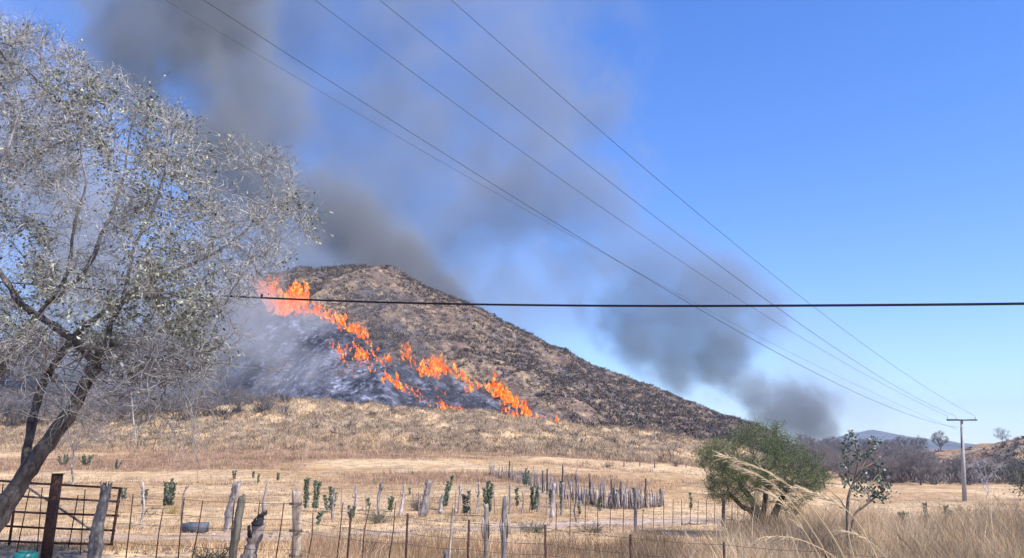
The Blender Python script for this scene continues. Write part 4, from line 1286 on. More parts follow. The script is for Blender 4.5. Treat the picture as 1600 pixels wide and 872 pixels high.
for vv_ in (0, 26, 44, 76):
    base_pts = [(170, 772, 13.4), (208, 776, 13.55), (288, 780, 13.55), (372, 784, 13.35), (463, 786, 12.9), (545, 800, 13.6), (636, 808, 13.4), (732, 817, 13.1), (852, 825, 12.8), (985, 840, 12.5), (1131, 851, 12.3), (1290, 862, 12.1), (1470, 876, 12.)]
    f = vv_ / 76.
    wire(front, [at(u - 6 * f * (800 - u) / 600, v + vv_ * .95, Y - .03) for (u, v, Y) in base_pts])
for vtop in (787, 829, 868):
    c = at(462, vtop, 13.); g = Geo(); a = np.linspace(0, 6.5 * math.pi, 40)
    g.tube(np.stack([c[0] + np.cos(a) * .10, c[1] + np.sin(a) * .085, c[2] + np.linspace(-.02, .02, 40)], 1), .004, 4, (.1, .08, .08)); g.build('wire_wrap', M_wire, front)
c = at(462, 838, 12.9); g = Geo(); g.tube([at(453, 832, 12.9), at(456, 840, 12.88), at(462, 843, 12.88), at(468, 838, 12.88), at(472, 831, 12.9)], .004, 4); g.build('wire_loop', M_wire, front)

# rusty gate post and gate
gp = thing('gate_post', 'thick square rust brown steel post in front of the gate', 'post', (at(72, 872, 13.5)[0], 13.5, gz(at(72, 872, 13.5)[0], 13.5)))
P0, P1 = between(69, 892, 90, 741, 13.5); g = Geo(); d = P1 - P0
ax = np.array([1, 0, -d[0] / d[2]]); hw = .062
V = []
for P, w in ((P0, hw), (P1, hw)):
    for sx, sy in ((-1, -1), (1, -1), (1, 1), (-1, 1)): V.append(P + np.array([sx * w, sy * w, 0]))
g.add(V, None, [[0, 1, 5, 4], [1, 2, 6, 5], [2, 3, 7, 6], [3, 0, 4, 7], [4, 5, 6, 7], [3, 2, 1, 0]], (.1, .05, .04)); g.build('shaft', M_rust, gp)
g = Geo(); g.box(P1 + [0.008, 0, .006], (.075, .075, .006), (.1, .05, .04)); g.build('cap_plate', M_rust, gp)
gate = thing('pipe_gate', 'rusty welded pipe gate with rails rods and a diagonal brace', 'gate', (at(100, 862, 14.4)[0], 14.4, gz(at(100, 862, 14.4)[0], 14.4)))
YG = 14.4
RAILS = [((-60, 747), (190, 763)), ((-62, 769), (187, 784)), ((-64, 795), (185, 806)), ((-66, 818), (180, 829)), ((-68, 842), (177, 851))]
for a, b in RAILS:
    g = Geo(); g.tube([at(*a, YG), (at(*a, YG) + at(*b, YG)) / 2 + [0, 0, -.012], at(*b, YG)], .019, 7, (.16, .1, .08)); g.build('rail', M_wood if a[1] in (769,) else M_rust, gate, True)
for (u1, v1, u0, v0, r) in [(188, 762, 174, 851, .026), (28, 752, 14, 852, .024), (46, 766, 25, 868, .010), (66, 762, 57, 872, .010), (122, 774, 107, 855, .010), (133, 765, 125, 872, .010), (5, 756, -8, 862, .01), (-20, 752, -34, 860, .01)]:
    g = Geo(); g.tube([at(u0, v0, YG - .03), at(u1, v1, YG - .03)], r, 6); g.build('upright', M_rust, gate)
g = Geo(); g.tube([at(34, 756, YG + .04), at(90, 792, YG + .04), at(146, 830, YG + .04)], .02, 6, (.36, .28, .2)); o = g.build('brace', M_wood, gate)

# second fence of stakes
mid = thing('stake_fence', 'older fence of crooked weathered stakes and wires beyond the track', 'fence', G(660, 806))
STK = [(370, 755, 353, 830, 16, 9), (523, 762, 521, 812, 4, 5), (556, 758, 549, 806, 5, 5), (596, 754, 592, 804, 7, 6), (632, 757, 624, 806, 5, 6), (671, 751, 660, 808, 9, 12), (692, 772, 689, 803, 6, 8), (720, 756, 716, 803, 4, 4),
       (748, 754, 742, 803, 4, 5), (797, 758, 796, 803, 4, 4), (816, 768, 814, 803, 3, 3), (838, 758, 838, 800, 4, 4), (866, 756, 862, 809, 7, 8), (880, 754, 877, 805, 5, 5), (903, 770, 902, 815, 3, 3), (655, 768, 654, 806, 3, 3), (223, 753, 219, 822, 4, 5), (291, 760, 285, 830, 3, 4)]
for (u1, v1, u0, v0, w1, w0) in STK:
    b = G(u0, v0); P0 = b - [0, 0, .1]; P1 = at(u1, v1, b[1]); s = b[1] / F / 2
    g = Geo(); c = np.array([.33, .285, .27]) * (.55 + .7 * rng.random()); post_geo(g, P0, P1, w0 * s * .85, w1 * s * .7, c, 8, .012, 9, rng.normal() * .05)
    for q in range(rng.integers(1, 4)):
        f_ = .55 + .42 * rng.random(); sd = rng.choice([-1, 1]); a_ = P0 + (P1 - P0) * f_; l_ = .06 + .14 * rng.random()
        g.tube([a_, a_ + [sd * l_ * .5, 0, l_ * .5], a_ + [sd * l_ * .7, 0, l_ * 1.3]], [w1 * s * .45, w1 * s * .35, .006], 5, c * .6)
    g.build('stake', M_wood, mid)
for u in (538, 574, 612, 646, 680, 706, 734, 770, 786, 826, 850, 892):
    b = G(u + rng.normal() * 4, 800 + rng.normal() * 4); h_ = .7 + .5 * rng.random(); g = Geo(); post_geo(g, b - [0, 0, .1], b + [rng.normal() * .1, 0, h_], .022, .015, np.array([.26, .21, .18]) * (.5 + .8 * rng.random()), 6, .01, 7, rng.normal() * .05); g.build('stake', M_wood, mid)
b0 = [G(u0, v0) for (_, _, u0, v0, _, _) in sorted(STK, key=lambda q: q[2])]
for hh in (.35, .7, 1.0):
    wire(mid, [b + [0, 0, hh] for b in b0], .003, .03, False, 'fence_wire', 5)

# third run of rods left of the green tree
rod_f = thing('rod_fence', 'wire fence of thin upright rods running to the green tree', 'fence', G(1000, 834))
RF = [(915, 782, 914, 832), (934, 780, 934, 834), (954, 778, 953, 834), (975, 780, 973, 834), (994, 764, 993, 836), (1005, 795, 1003, 833), (1022, 780, 1021, 824), (1037, 782, 1037, 822), (1052, 780, 1051, 822), (1065, 780, 1065, 822), (1079, 790, 1078, 824), (1091, 782, 1090, 820),
      (1104, 780, 1104, 820), (1117, 784, 1116, 820), (1131, 782, 1130, 824), (1144, 786, 1143, 820), (1153, 788, 1152, 824), (1163, 788, 1162, 826), (870, 786, 868, 842), (892, 784, 890, 838)]
tops = []
for (u1, v1, u0, v0) in RF:
    big = (u1 in (994, 1131)); b = G(u0, v0); s = b[1] / F / 2
    P1 = at(u1, v1, b[1]); tops.append((b, P1)); g = Geo()
    if big:
        post_geo(g, b - [0, 0, .1], P1, 5 * s, 4.5 * s, (.08, .06, .055) if u1 == 1131 else (.2, .17, .16), 8, .008, 8); g.build('wood_post', M_wood, rod_f, True)
    else:
        g.tube([b - [0, 0, .05], P1], .012, 5, (.1, .07, .06)); g.build('rod', M_rust, rod_f)
tops.sort(key=lambda q: q[0][0])
for f in (.3, .6, .9):
    wire(rod_f, [b + (P - b) / max(P[2] - b[2], .1) * f * .75 for b, P in tops], .003, .01, False, 'fence_wire', 3)

# picket palisade
pal = thing('picket_fence', 'close set palisade of grey rough pickets crossing the middle field', 'fence', G(900, 785))
PB = [(763, 741), (785, 747), (810, 754), (840, 764), (870, 774), (900, 784), (930, 791), (960, 795), (1000, 795), (1038, 791)]
PG = np.array([G(u, v) for u, v in PB]); L = np.concatenate([[0], np.cumsum(np.linalg.norm(np.diff(PG, axis=0), axis=1))])
pk_mesh = []
for k in range(6):
    g = Geo(); c = np.array([.25, .215, .215]) * (.45 + .2 * k); post_geo(g, (0, 0, -.1), (rng.normal() * .05, 0, 1.), .027, .017, c, 5, .004, 5)
    pk_mesh.append(g)
pk_first = {}
uu = np.linspace(763, 1038, 240)
for i, u in enumerate(uu):
    v = np.interp(u, [p[0] for p in PB], [p[1] for p in PB]) + rng.normal() * .8
    b = G(u + rng.normal() * .7, v, 30., 90.)
    k = int(rng.integers(0, 6))
    hgt = (np.interp(u, [763, 900, 960, 1038], [1.0, 1.05, 1.0, .75])) * (.6 + .5 * rng.random()) * (1.45 if rng.random() < .06 else 1)
    if k not in pk_first:
        o = pk_mesh[k].build('picket', M_wood, pal, True, origin=np.zeros(3)); pk_first[k] = o
    else:
        o = pk_first[k].copy(); COL.objects.link(o)
    o.location = b - np.array(pal.location); o.scale = (1 + .5 * rng.random(), 1, hgt); o.rotation_euler = (rng.normal() * .05, rng.normal() * .09, rng.random() * 6)
for f in (.35, .8):
    wire(pal, [p + [0, 0, f] for p in PG], .004, .0, False, 'fence_wire', 3)
for (u, vt, vb) in [(921, 740, 775), (955, 748, 780), (900, 742, 785), (1009, 748, 790), (1032, 764, 788), (848, 735, 770), (855, 733, 772), (879, 727, 778), (796, 720, 750), (970, 752, 790)]:
    b = G(u, min(vb, 796), 30.); P1 = at(u, vt, b[1]); g = Geo(); post_geo(g, b - [0, 0, .1], P1, .06, .05, (.10, .085, .085), 6, .01, 6); g.build('tall_post', M_wood, pal, True)
far_f = thing('wire_fence', 'far line of small dark posts along the back of the middle field', 'fence', G(1025, 730))
for (u, vt, vb) in [(1023, 720, 731), (1072, 722, 731), (1000, 722, 729), (975, 722, 729), (1110, 728, 738)]:
    b = G(u, vb, 40.); P1 = at(u, vt, b[1]); g = Geo(); post_geo(g, b - [0, 0, .1], P1, .07, .06, (.14, .11, .1), 6, .008, 5); g.build('wood_post', M_wood, far_f, True)

# ------------------------------------------------------------------ small things
b = G(305, 832)
tr = thing('water_trough', 'grey oblong concrete trough lying beside the track behind the fence', 'trough', b)
g = Geo(); s = b[1] / F; hl = 16 * s; hh_ = 7 * s
o0 = b + [0, 0, hh_]
g.box(o0 + [0, -.2, 0], (hl, .03, hh_)); g.box(o0 + [0, .2, 0], (hl, .03, hh_)); g.box(o0 + [-hl + .03, 0, 0], (.03, .17, hh_ - .003)); g.box(o0 + [hl - .03, 0, 0], (.03, .17, hh_ - .003)); g.box(o0 + [0, 0, -hh_ + .04], (hl - .06, .17, .03))
g.build('basin', M_block, tr)
g = Geo(); 
for q in (-.6, .5): g.box(b + [hl * q, 0, .0], (.06, .22, .05), (.1, .1, .1))
g.build('foot', M_block, tr)
P = at(40, 866, 12.6)
bk = thing('teal_drum', 'teal plastic drum lid showing at the bottom left corner by the gate', 'drum', (P[0], P[1], gz(P[0], P[1])))
g = Geo(); z1 = at(40, 863, 12.6)[2]; z0 = gz(P[0], P[1]); rr = .165
zz = [z0, z0 + .02, z1 - .10, z1 - .07, z1 - .05, z1 - .02, z1]; R_ = [rr * .9, rr * .95, rr, rr * 1.04, rr * 1.04, rr * 1.0, rr * .82]
g.tube([[P[0], P[1], z] for z in zz], R_, 24); g.build('body', M_teal, bk, True)
g = Geo(); g.tube([[P[0], P[1], z1 + .003], [P[0], P[1], z1 + .02]], [rr * .6, rr * .5], 20); g.build('lid', M_teal, bk, True)
for (u, v, hpx, wpx, lb, sd) in [(742, 757, 3, 9, 'pale bleached branch lying in the field by the picket fence', 1), (570, 801, 3, 24, 'dark fallen branch lying by the stakes', 2), (1085, 822, 3, 40, 'broken branch lying in the shade of the green tree', 3), (235, 806, 3, 26, 'dark dead branch lying under the thin shrub', 4)]:
    b = G(u, v); s = b[1] / F * wpx / 2; g = Geo()
    P = np.stack([np.linspace(-s, s, 8) + b[0], b[1] + rng.normal(size=8) * .05, b[2] + .04 + .06 * np.abs(rng.normal(size=8))], 1)
    cc = (.6, .52, .4) if sd == 1 else (.14, .11, .1)
    g.tube(P, np.linspace(.03, .012, 8), 6, cc)
    for q in (2, 4, 5): g.tube([P[q], P[q] + [s * .25, rng.normal() * .1, .12]], [.016, .006], 5, cc)
    o = g.build('fallen_branch', M_wood, None, True, origin=b); tag(o, lb, 'branch')

# ------------------------------------------------------------------ power pole and lines
pb = G(1507, 783, 40.)
YP = pb[1]
pole = thing('power_pole', 'tall pale concrete power pole with a dark crossarm at right', 'pole', pb)
ptop = at(1502.5, 655, YP)
g = Geo(); s = YP / F
P = np.array([pb - [0, 0, .3], pb + (ptop - pb) * .5, ptop - [0, 0, .02]]); g.tube(P, [3.4 * s, 2.7 * s, 1.8 * s], 14, smooth if False else (.5, .5, .5)); g.build('shaft', M_concrete, pole, True)
g = Geo(); g.tube([at(1501.6, 668, YP - .25), at(1502.4, 700, YP - .3)], [1.0 * s, .8 * s], 8); g.build('bracket', M_steel, pole)
arm0, arm1 = at(1479.5, 656.5, YP - .22), at(1526.5, 656.0, YP - .22)
g = Geo(); c = (arm0 + arm1) / 2; g.box(c, ((arm1[0] - arm0[0]) / 2, .05, 1.15 * s)); g.build('crossarm', M_steel, pole)
ins_top = []
for u in (1481, 1494.5, 1524.5):
    base = at(u, 655, YP - .22); hq = 4.6 * s
    i_o = Geo(); zs = np.linspace(0, 1, 9); rs = [.5, .5, 1.1, .7, 1.2, .8, 1.1, .6, .35]
    i_o.tube([base + [0, 0, z * hq] for z in zs], np.array(rs) * 1.05 * s, 10); i_o.build('insulator', M_insul, pole, True)
    ins_top.append(base + [0, 0, hq])

WPX = [  # photo points along each line
    [(705, 0), (934, 200), (1092, 329), (1260, 471), (1455, 614)],
    [(593, 0), (846, 200), (997, 315), (1211, 476), (1417, 614)],
    [(492, 0), (767, 200), (1067, 410), (1165, 478), (1435, 623)],
    [(318, 0), (700, 240), (1088, 478), (1200, 541), (1384, 637)],
    [(259, 0), (330, 44), (422, 98), (560, 180), (690, 252)],
]
ENDS = [ins_top[2], ins_top[1], ins_top[0], at(1496, 668, YP - .1), at(1497, 672, YP - .1)]
LBL = ['thin overhead power line, the rightmost and highest of the lines', 'thin overhead power line, second from the right where they leave the top edge', 'thin overhead power line, third from the right where they leave the top edge',
       'thin overhead line, fourth from the right, lowest across the smoke', 'faint thinnest overhead line, farthest left in the dark smoke']
for k, (pts, E) in enumerate(zip(WPX, ENDS)):
    pts = np.array(pts, float); best = None
    for Y0 in np.linspace(8, 34, 27):
        A = at(*pts[0], Y0)
        ss = np.linspace(0, 1, 120); base = A[None] + (E - A)[None] * ss[:, None]
        for sg in np.linspace(0, 3.0, 31):
            Q = base.copy(); Q[:, 2] -= 4 * sg * ss * (1 - ss)
            u_, v_ = px_of(Q[:, 0], Q[:, 1], Q[:, 2])
            err = sum(float(np.min((u_ - p[0]) ** 2 + (v_ - p[1]) ** 2)) for p in pts[1:])
            err += 2 * (max(0, 9 - A[2] + 0) ** 2) * 0
            if best is None or err < best[0]: best = (err, Y0, sg, A)
    _, Y0, sg, A = best
    if k == 4: pass
    ss = np.linspace(-(Y0 + 12) / (E[1] - Y0), 1, 90)
    Q = A[None] + (E - A)[None] * ss[:, None]; Q[:, 2] -= 4 * sg * ss * (1 - ss)
    Q[ss < 0, 2] = np.maximum(Q[ss < 0, 2], A[2] + (ss[ss < 0]) * (E - A)[2] * 0 - 4 * sg * ss[ss < 0] * 0)
    rad = np.clip(.00030 * np.linalg.norm(Q - [0, 0, CAMZ], axis=1), .005, .012) * (.6 if k == 4 else 1)
    g = Geo(); g.tube(Q, rad, 5, cap=True); o = g.build('power_line', M_cable, None, origin=Q[0]); tag(o, LBL[k], 'power line', 'power lines running to the pole')
    print('wire', k, 'err', round(best[0], 1), 'Y0', Y0, 'sag', sg, 'z', round(A[2], 2))
# the thick cable
CB = [(-260, 424, 19.5), (23, 442.5, 18), (114, 450, 17.3), (200, 456, 16.6), (420, 466.5, 15), (560, 472, 14.2), (700, 475.6, 13.4), (875, 478, 12.5), (1050, 479, 11.8), (1260, 478.2, 11), (1430, 477, 10.5), (1600, 475.5, 10.0), (1900, 470, 9.2), (2600, 452, 8.0), (3800, 430, 6.6)]
g = Geo(); P = np.array([at(*c) for c in CB]); ss = np.linspace(0, len(P) - 1, 120); P = np.stack([np.interp(ss, np.arange(len(P)), P[:, k]) for k in range(3)], 1)
ker = np.ones(9) / 9
for k in range(3): P[4:-4, k] = np.convolve(P[:, k], ker, 'valid')
o_c = thing('telephone_cable', 'thick black double cable stretched level across the whole view', 'cable', P[0])
g.tube(P, .0115, 8); g.build('cable', M_cable, o_c, True)
g = Geo(); g.tube(P + [0, 0, .017], .006, 6); g.build('support_wire', M_cable, o_c, True)
g = Geo(); q = at(409, 463.5, 15.05); g.tube([q + [0, 0, -.01], q + [0, 0, .05]], [.03, .02], 8); g.build('clamp', M_cable, o_c, True)

# ------------------------------------------------------------------ near plume grass stalks
def plume_stalk(rows, label, side=1, droop=.5, nb=70, r=.0042, start=.45, bl=.085):
    P, R = limb_pts([(a, b, c, 3) for a, b, c in rows], 8)
    b = P[0].copy(); b[2] = gz(b[0], b[1])
    t = thing('grass_stalk', label, 'grass stalk', b, 'tall plume grass stalks in front')
    P = np.concatenate([[b], P])
    g = Geo(); g.tube(P, np.linspace(r, r * .35, len(P)), 5, (.66, .53, .33)); g.build('stalk', M_grass, t)
    n = nb; si = start + (1 - start) * rng.random(n) ** .8; idx = si * (len(P) - 1)
    B = np.stack([np.interp(idx, np.arange(len(P)), P[:, k]) for k in range(3)], 1)
    i0 = np.clip(idx.astype(int), 0, len(P) - 2); T = P[i0 + 1] - P[i0]; T /= np.linalg.norm(T, axis=1, keepdims=True)
    D = T + clean_rand_dirs(n) * .20; D[:, 2] -= droop * .12; D /= np.linalg.norm(D, axis=1, keepdims=True)
    S, E, RA, RB, pts, _ = sprays(B, D, bl * (.5 + rng.random(n)), np.full(n, r * .5), 3, .12, -.05)
    V, Q = prisms(S, E, RA, RB, 3); g = Geo(); cc = np.array([.74, .60, .40]) * (.7 + .5 * rng.random((len(S), 1))); g.add(V, None, Q, np.repeat(cc, 6, 0)); stuff(g.build('seed_head', M_grass, t))


plume_stalk([(1335, 905, 5.2), (1305, 845, 5.1), (1270, 795, 5.0), (1235, 760, 4.9), (1190, 733, 4.8), (1160, 722, 4.8), (1128, 711, 4.7)], 'longest pale plume grass stalk arching left across the green tree', nb=80)
plume_stalk([(1310, 905, 5.4), (1285, 855, 5.3), (1255, 808, 5.2), (1220, 768, 5.1), (1190, 745, 5.0), (1165, 735, 5.0)], 'second pale plume stalk just below the longest one', nb=55)
plume_stalk([(1300, 905, 5.6), (1275, 860, 5.5), (1250, 820, 5.4), (1228, 790, 5.3), (1205, 772, 5.3)], 'shorter pale plume stalk lowest of the bundle before the green tree', nb=50)
plume_stalk([(1385, 905, 5.0), (1362, 855, 5.0), (1335, 810, 4.9), (1305, 785, 4.9), (1275, 772, 4.9), (1262, 767, 4.9)], 'pale plume stalk arching from the lower right of the green tree', nb=80)
plume_stalk([(1340, 905, 6.0), (1300, 868, 5.9), (1255, 845, 5.8), (1215, 838, 5.7), (1185, 842, 5.6)], 'low pale stalk bending down to the left before the tree trunk', nb=30)
plume_stalk([(1410, 905, 5.6), (1375, 860, 5.6), (1345, 838, 5.5), (1320, 830, 5.5)], 'short bent stalk in the grass under the tall open shrub', nb=30)
plume_stalk([(1345, 905, 6.2), (1325, 830, 6.2), (1340, 800, 6.1), (1352, 770, 6.1), (1362, 752, 6.1)], 'thin stalk rising right in front of the tall open shrub', nb=20)
plume_stalk([(1150, 905, 7.5), (1140, 845, 7.5), (1128, 812, 7.5), (1120, 802, 7.4)], 'thin bare stalk left of the dark tree trunk', nb=8)
plume_stalk([(1163, 905, 7.5), (1158, 850, 7.5), (1155, 820, 7.5), (1150, 806, 7.4)], 'thin bare stalk close before the dark tree trunk', nb=8)

# ------------------------------------------------------------------ fire
def flame_mat():
    m, nt = new_mat('flame'); out = N(nt, 'ShaderNodeOutputMaterial')
    em = N(nt, 'ShaderNodeEmission'); tr = N(nt, 'ShaderNodeBsdfTransparent'); mx = N(nt, 'ShaderNodeMixShader')
    tc = N(nt, 'ShaderNodeTexCoord'); mp = N(nt, 'ShaderNodeMapping'); mp.inputs['Scale'].default_value = (1, 1, .55); nt.links.new(tc.outputs['Object'], mp.inputs[0])
    n1 = N(nt, 'ShaderNodeTexNoise'); n1.inputs['Scale'].default_value = .9; n1.inputs['Detail'].default_value = 5; n1.inputs['Distortion'].default_value = 1.2; nt.links.new(mp.outputs[0], n1.inputs[0])
    cr = N(nt, 'ShaderNodeValToRGB'); nt.links.new(n1.outputs[0], cr.inputs[0]); e = cr.color_ramp.elements
    e[0].position = .34; e[0].color = (.72, .055, .012, 1); e[1].position = .70; e[1].color = (1.0, .66, .20, 1)
    x = cr.color_ramp.elements.new(.47); x.color = (.95, .13, .02, 1); x = cr.color_ramp.elements.new(.55); x.color = (1.0, .33, .055, 1)
    nt.links.new(cr.outputs[0], em.inputs[0]); em.inputs[1].default_value = .86
    n2 = N(nt, 'ShaderNodeTexNoise'); n2.inputs['Scale'].default_value = 1.3; n2.inputs['Detail'].default_value = 4; nt.links.new(mp.outputs[0], n2.inputs[0])
    mr = N(nt, 'ShaderNodeMapRange', i_1=.38, i_2=.60, i_3=0., i_4=.95); nt.links.new(n2.outputs[0], mr.inputs[0])
    nt.links.new(mr.outputs[0], mx.inputs[0]); nt.links.new(tr.outputs[0], mx.inputs[1]); nt.links.new(em.outputs[0], mx.inputs[2]); nt.links.new(mx.outputs[0], out.inputs[0])
    m.cycles.emission_sampling = 'NONE'
    return m


M_flame = flame_mat()


def fire(path, hpx, label, dens=1.0, thick=1.0):
    """flames along a line of ground given by photo points; each tongue is a twisted tapering body"""
    PG = [G(u, v, 150.) for u, v in path]
    PG = np.array(PG); mid_ = PG[len(PG) // 2]
    t = thing('fire', label, 'fire', mid_, 'fires burning on the hillside')
    Lp = np.linalg.norm(np.diff(PG, axis=0), axis=1) if len(PG) > 1 else np.array([0.])
    Ltot = Lp.sum(); cum = np.concatenate([[0], np.cumsum(Lp)])
    hs = np.atleast_1d(np.array(hpx, float))
    n = int(max(5, (Ltot / .6 + 4) * dens))
    for q in range(n):
        s = Ltot * (q + rng.random()) / n if Ltot > 0 else 0
        p = np.array([np.interp(s, cum, PG[:, k]) for k in range(3)]) if len(PG) > 1 else PG[0].copy()
        p = p + np.array([rng.normal() * .9, rng.normal() * 1.5, 0]); p[2] = gz(p[0], p[1]) - .3; g = Geo()
        hp = np.interp(s / max(Ltot, .01), np.linspace(0, 1, len(hs)), hs) * (.18 + .92 * rng.random() ** 1.9)
        h = hp * p[1] / F; k = 10; zz = np.linspace(0, 1, k)
        r = (h * (.055 + .09 * rng.random()) + .10) * thick
        ph = rng.random() * 6; ln = -.18 + rng.normal() * .22
        P = np.stack([p[0] + ln * h * zz + .10 * h * np.sin(zz * 7 + ph) * zz, p[1] + .08 * h * np.cos(zz * 6 + ph), p[2] + h * zz], 1)
        R = r * np.sin((zz * .86 + .14) * math.pi) ** .7 * (1 - zz * .45) * (1 + .35 * rng.normal(size=k)); R[-1] = .02; R = np.clip(R, .02, None)
        g.tube(P, R, 7, (1, .4, .1), jit=.8, ell=.6)
        g.build('flame_tongue', M_flame, t, True)


fire([(412, 462), (420, 470), (432, 482)], (40, 48, 36), 'highest flame seen through the twigs of the big tree', 1.3)
fire([(430, 488), (447, 492), (465, 490), (480, 490)], (22, 28, 32, 28), 'broad mass of flames at the upper end of the fire line', 2.0, 1.1)
fire([(458, 476), (466, 478), (472, 480)], (40, 48, 30), 'tall flame tongue standing up from the upper fire mass', 1.8, .9)
fire([(482, 488), (500, 492), (518, 500), (535, 508)], (28, 22, 20, 16), 'long sheet of flames sloping down just below the thick cable', 2.0, 1.1)
fire([(536, 510), (552, 518), (566, 526), (576, 530)], (16, 16, 28, 18), 'flame ending in a point at the lower right of the upper fire', 1.4)
fire([(524, 538), (530, 548), (536, 560)], (14, 18, 12), 'small detached ragged flames below the upper fire', 1.0, .8)
fire([(550, 540), (560, 556), (572, 572), (584, 584)], (14, 20, 14, 8), 'thin slanting line of flames in the middle of the slope', 1.2, .9)
fire([(595, 562), (602, 563), (610, 564)], (14, 18, 12), 'small round flame alone in the middle of the slope', 1.2)
fire([(600, 590), (612, 598), (625, 606), (634, 608)], (14, 24, 20, 8), 'low bright flame patch left of the middle fires', 1.8, 1.2)
fire([(628, 552), (634, 560), (642, 566), (652, 572)], (16, 30, 20, 10), 'pointed flame highest of the middle fires', 1.4)
fire([(656, 582), (668, 586), (680, 584), (692, 576)], (18, 28, 34, 22), 'large orange flame leaning right among the middle fires', 1.7, 1.1)
fire([(708, 582), (720, 592), (730, 600), (740, 606)], (20, 22, 14, 10), 'flame tongues right of the large leaning flame', 1.3)
fire([(724, 610), (734, 612), (744, 606)], (16, 18, 14), 'small flames just under the right middle flame tongues', 1.1)
fire([(744, 604), (756, 608), (768, 612)], (14, 16, 12), 'low string of flames joining the middle and lower fires', 1.2)
fire([(700, 632), (712, 642), (724, 646), (740, 648)], (10, 24, 16, 12), 'lowest flame patch at the edge of the grassy bank', 1.6, 1.1)
fire([(660, 628), (676, 630), (694, 632)], (8, 9, 8), 'thin faint flames low on the ashy ground', .9, .8)
fire([(778, 606), (786, 618), (798, 628), (812, 638)], (18, 32, 24, 18), 'tall curling flame at the top of the lower fires', 1.7, 1.1)
fire([(786, 630), (792, 644), (804, 652), (818, 656)], (12, 18, 12, 8), 'curved flame hooking under the tall curling flame', 1.2, .8)
fire([(814, 642), (826, 650), (838, 658), (848, 660)], (20, 20, 18, 12), 'long low flame sloping down toward the bank', 1.7, 1.1)
fire([(856, 658), (864, 660), (872, 660)], (18, 24, 14), 'upright flame second from the lower end of the fire line', 1.5)
fire([(876, 662), (884, 664), (892, 665)], (8, 9, 6), 'last small flame at the lower end of the fire line', 1.2)

fire([(572, 528), (578, 545), (586, 560), (596, 572)], (12, 14, 12, 10), 'thin broken flames linking the upper fire to the middle fires', 1.0, .8)
fire([(536, 562), (544, 574), (552, 582)], (9, 11, 8), 'tiny flames in the ashes left of the slanting line', .8, .7)
fire([(642, 608), (652, 622), (662, 634)], (9, 12, 9), 'low flicker of flames below the bright flame patch', .8, .7)
fire([(676, 606), (690, 612), (704, 616)], (8, 12, 9), 'small flames in the ash between the middle and lowest fires', .8, .7)

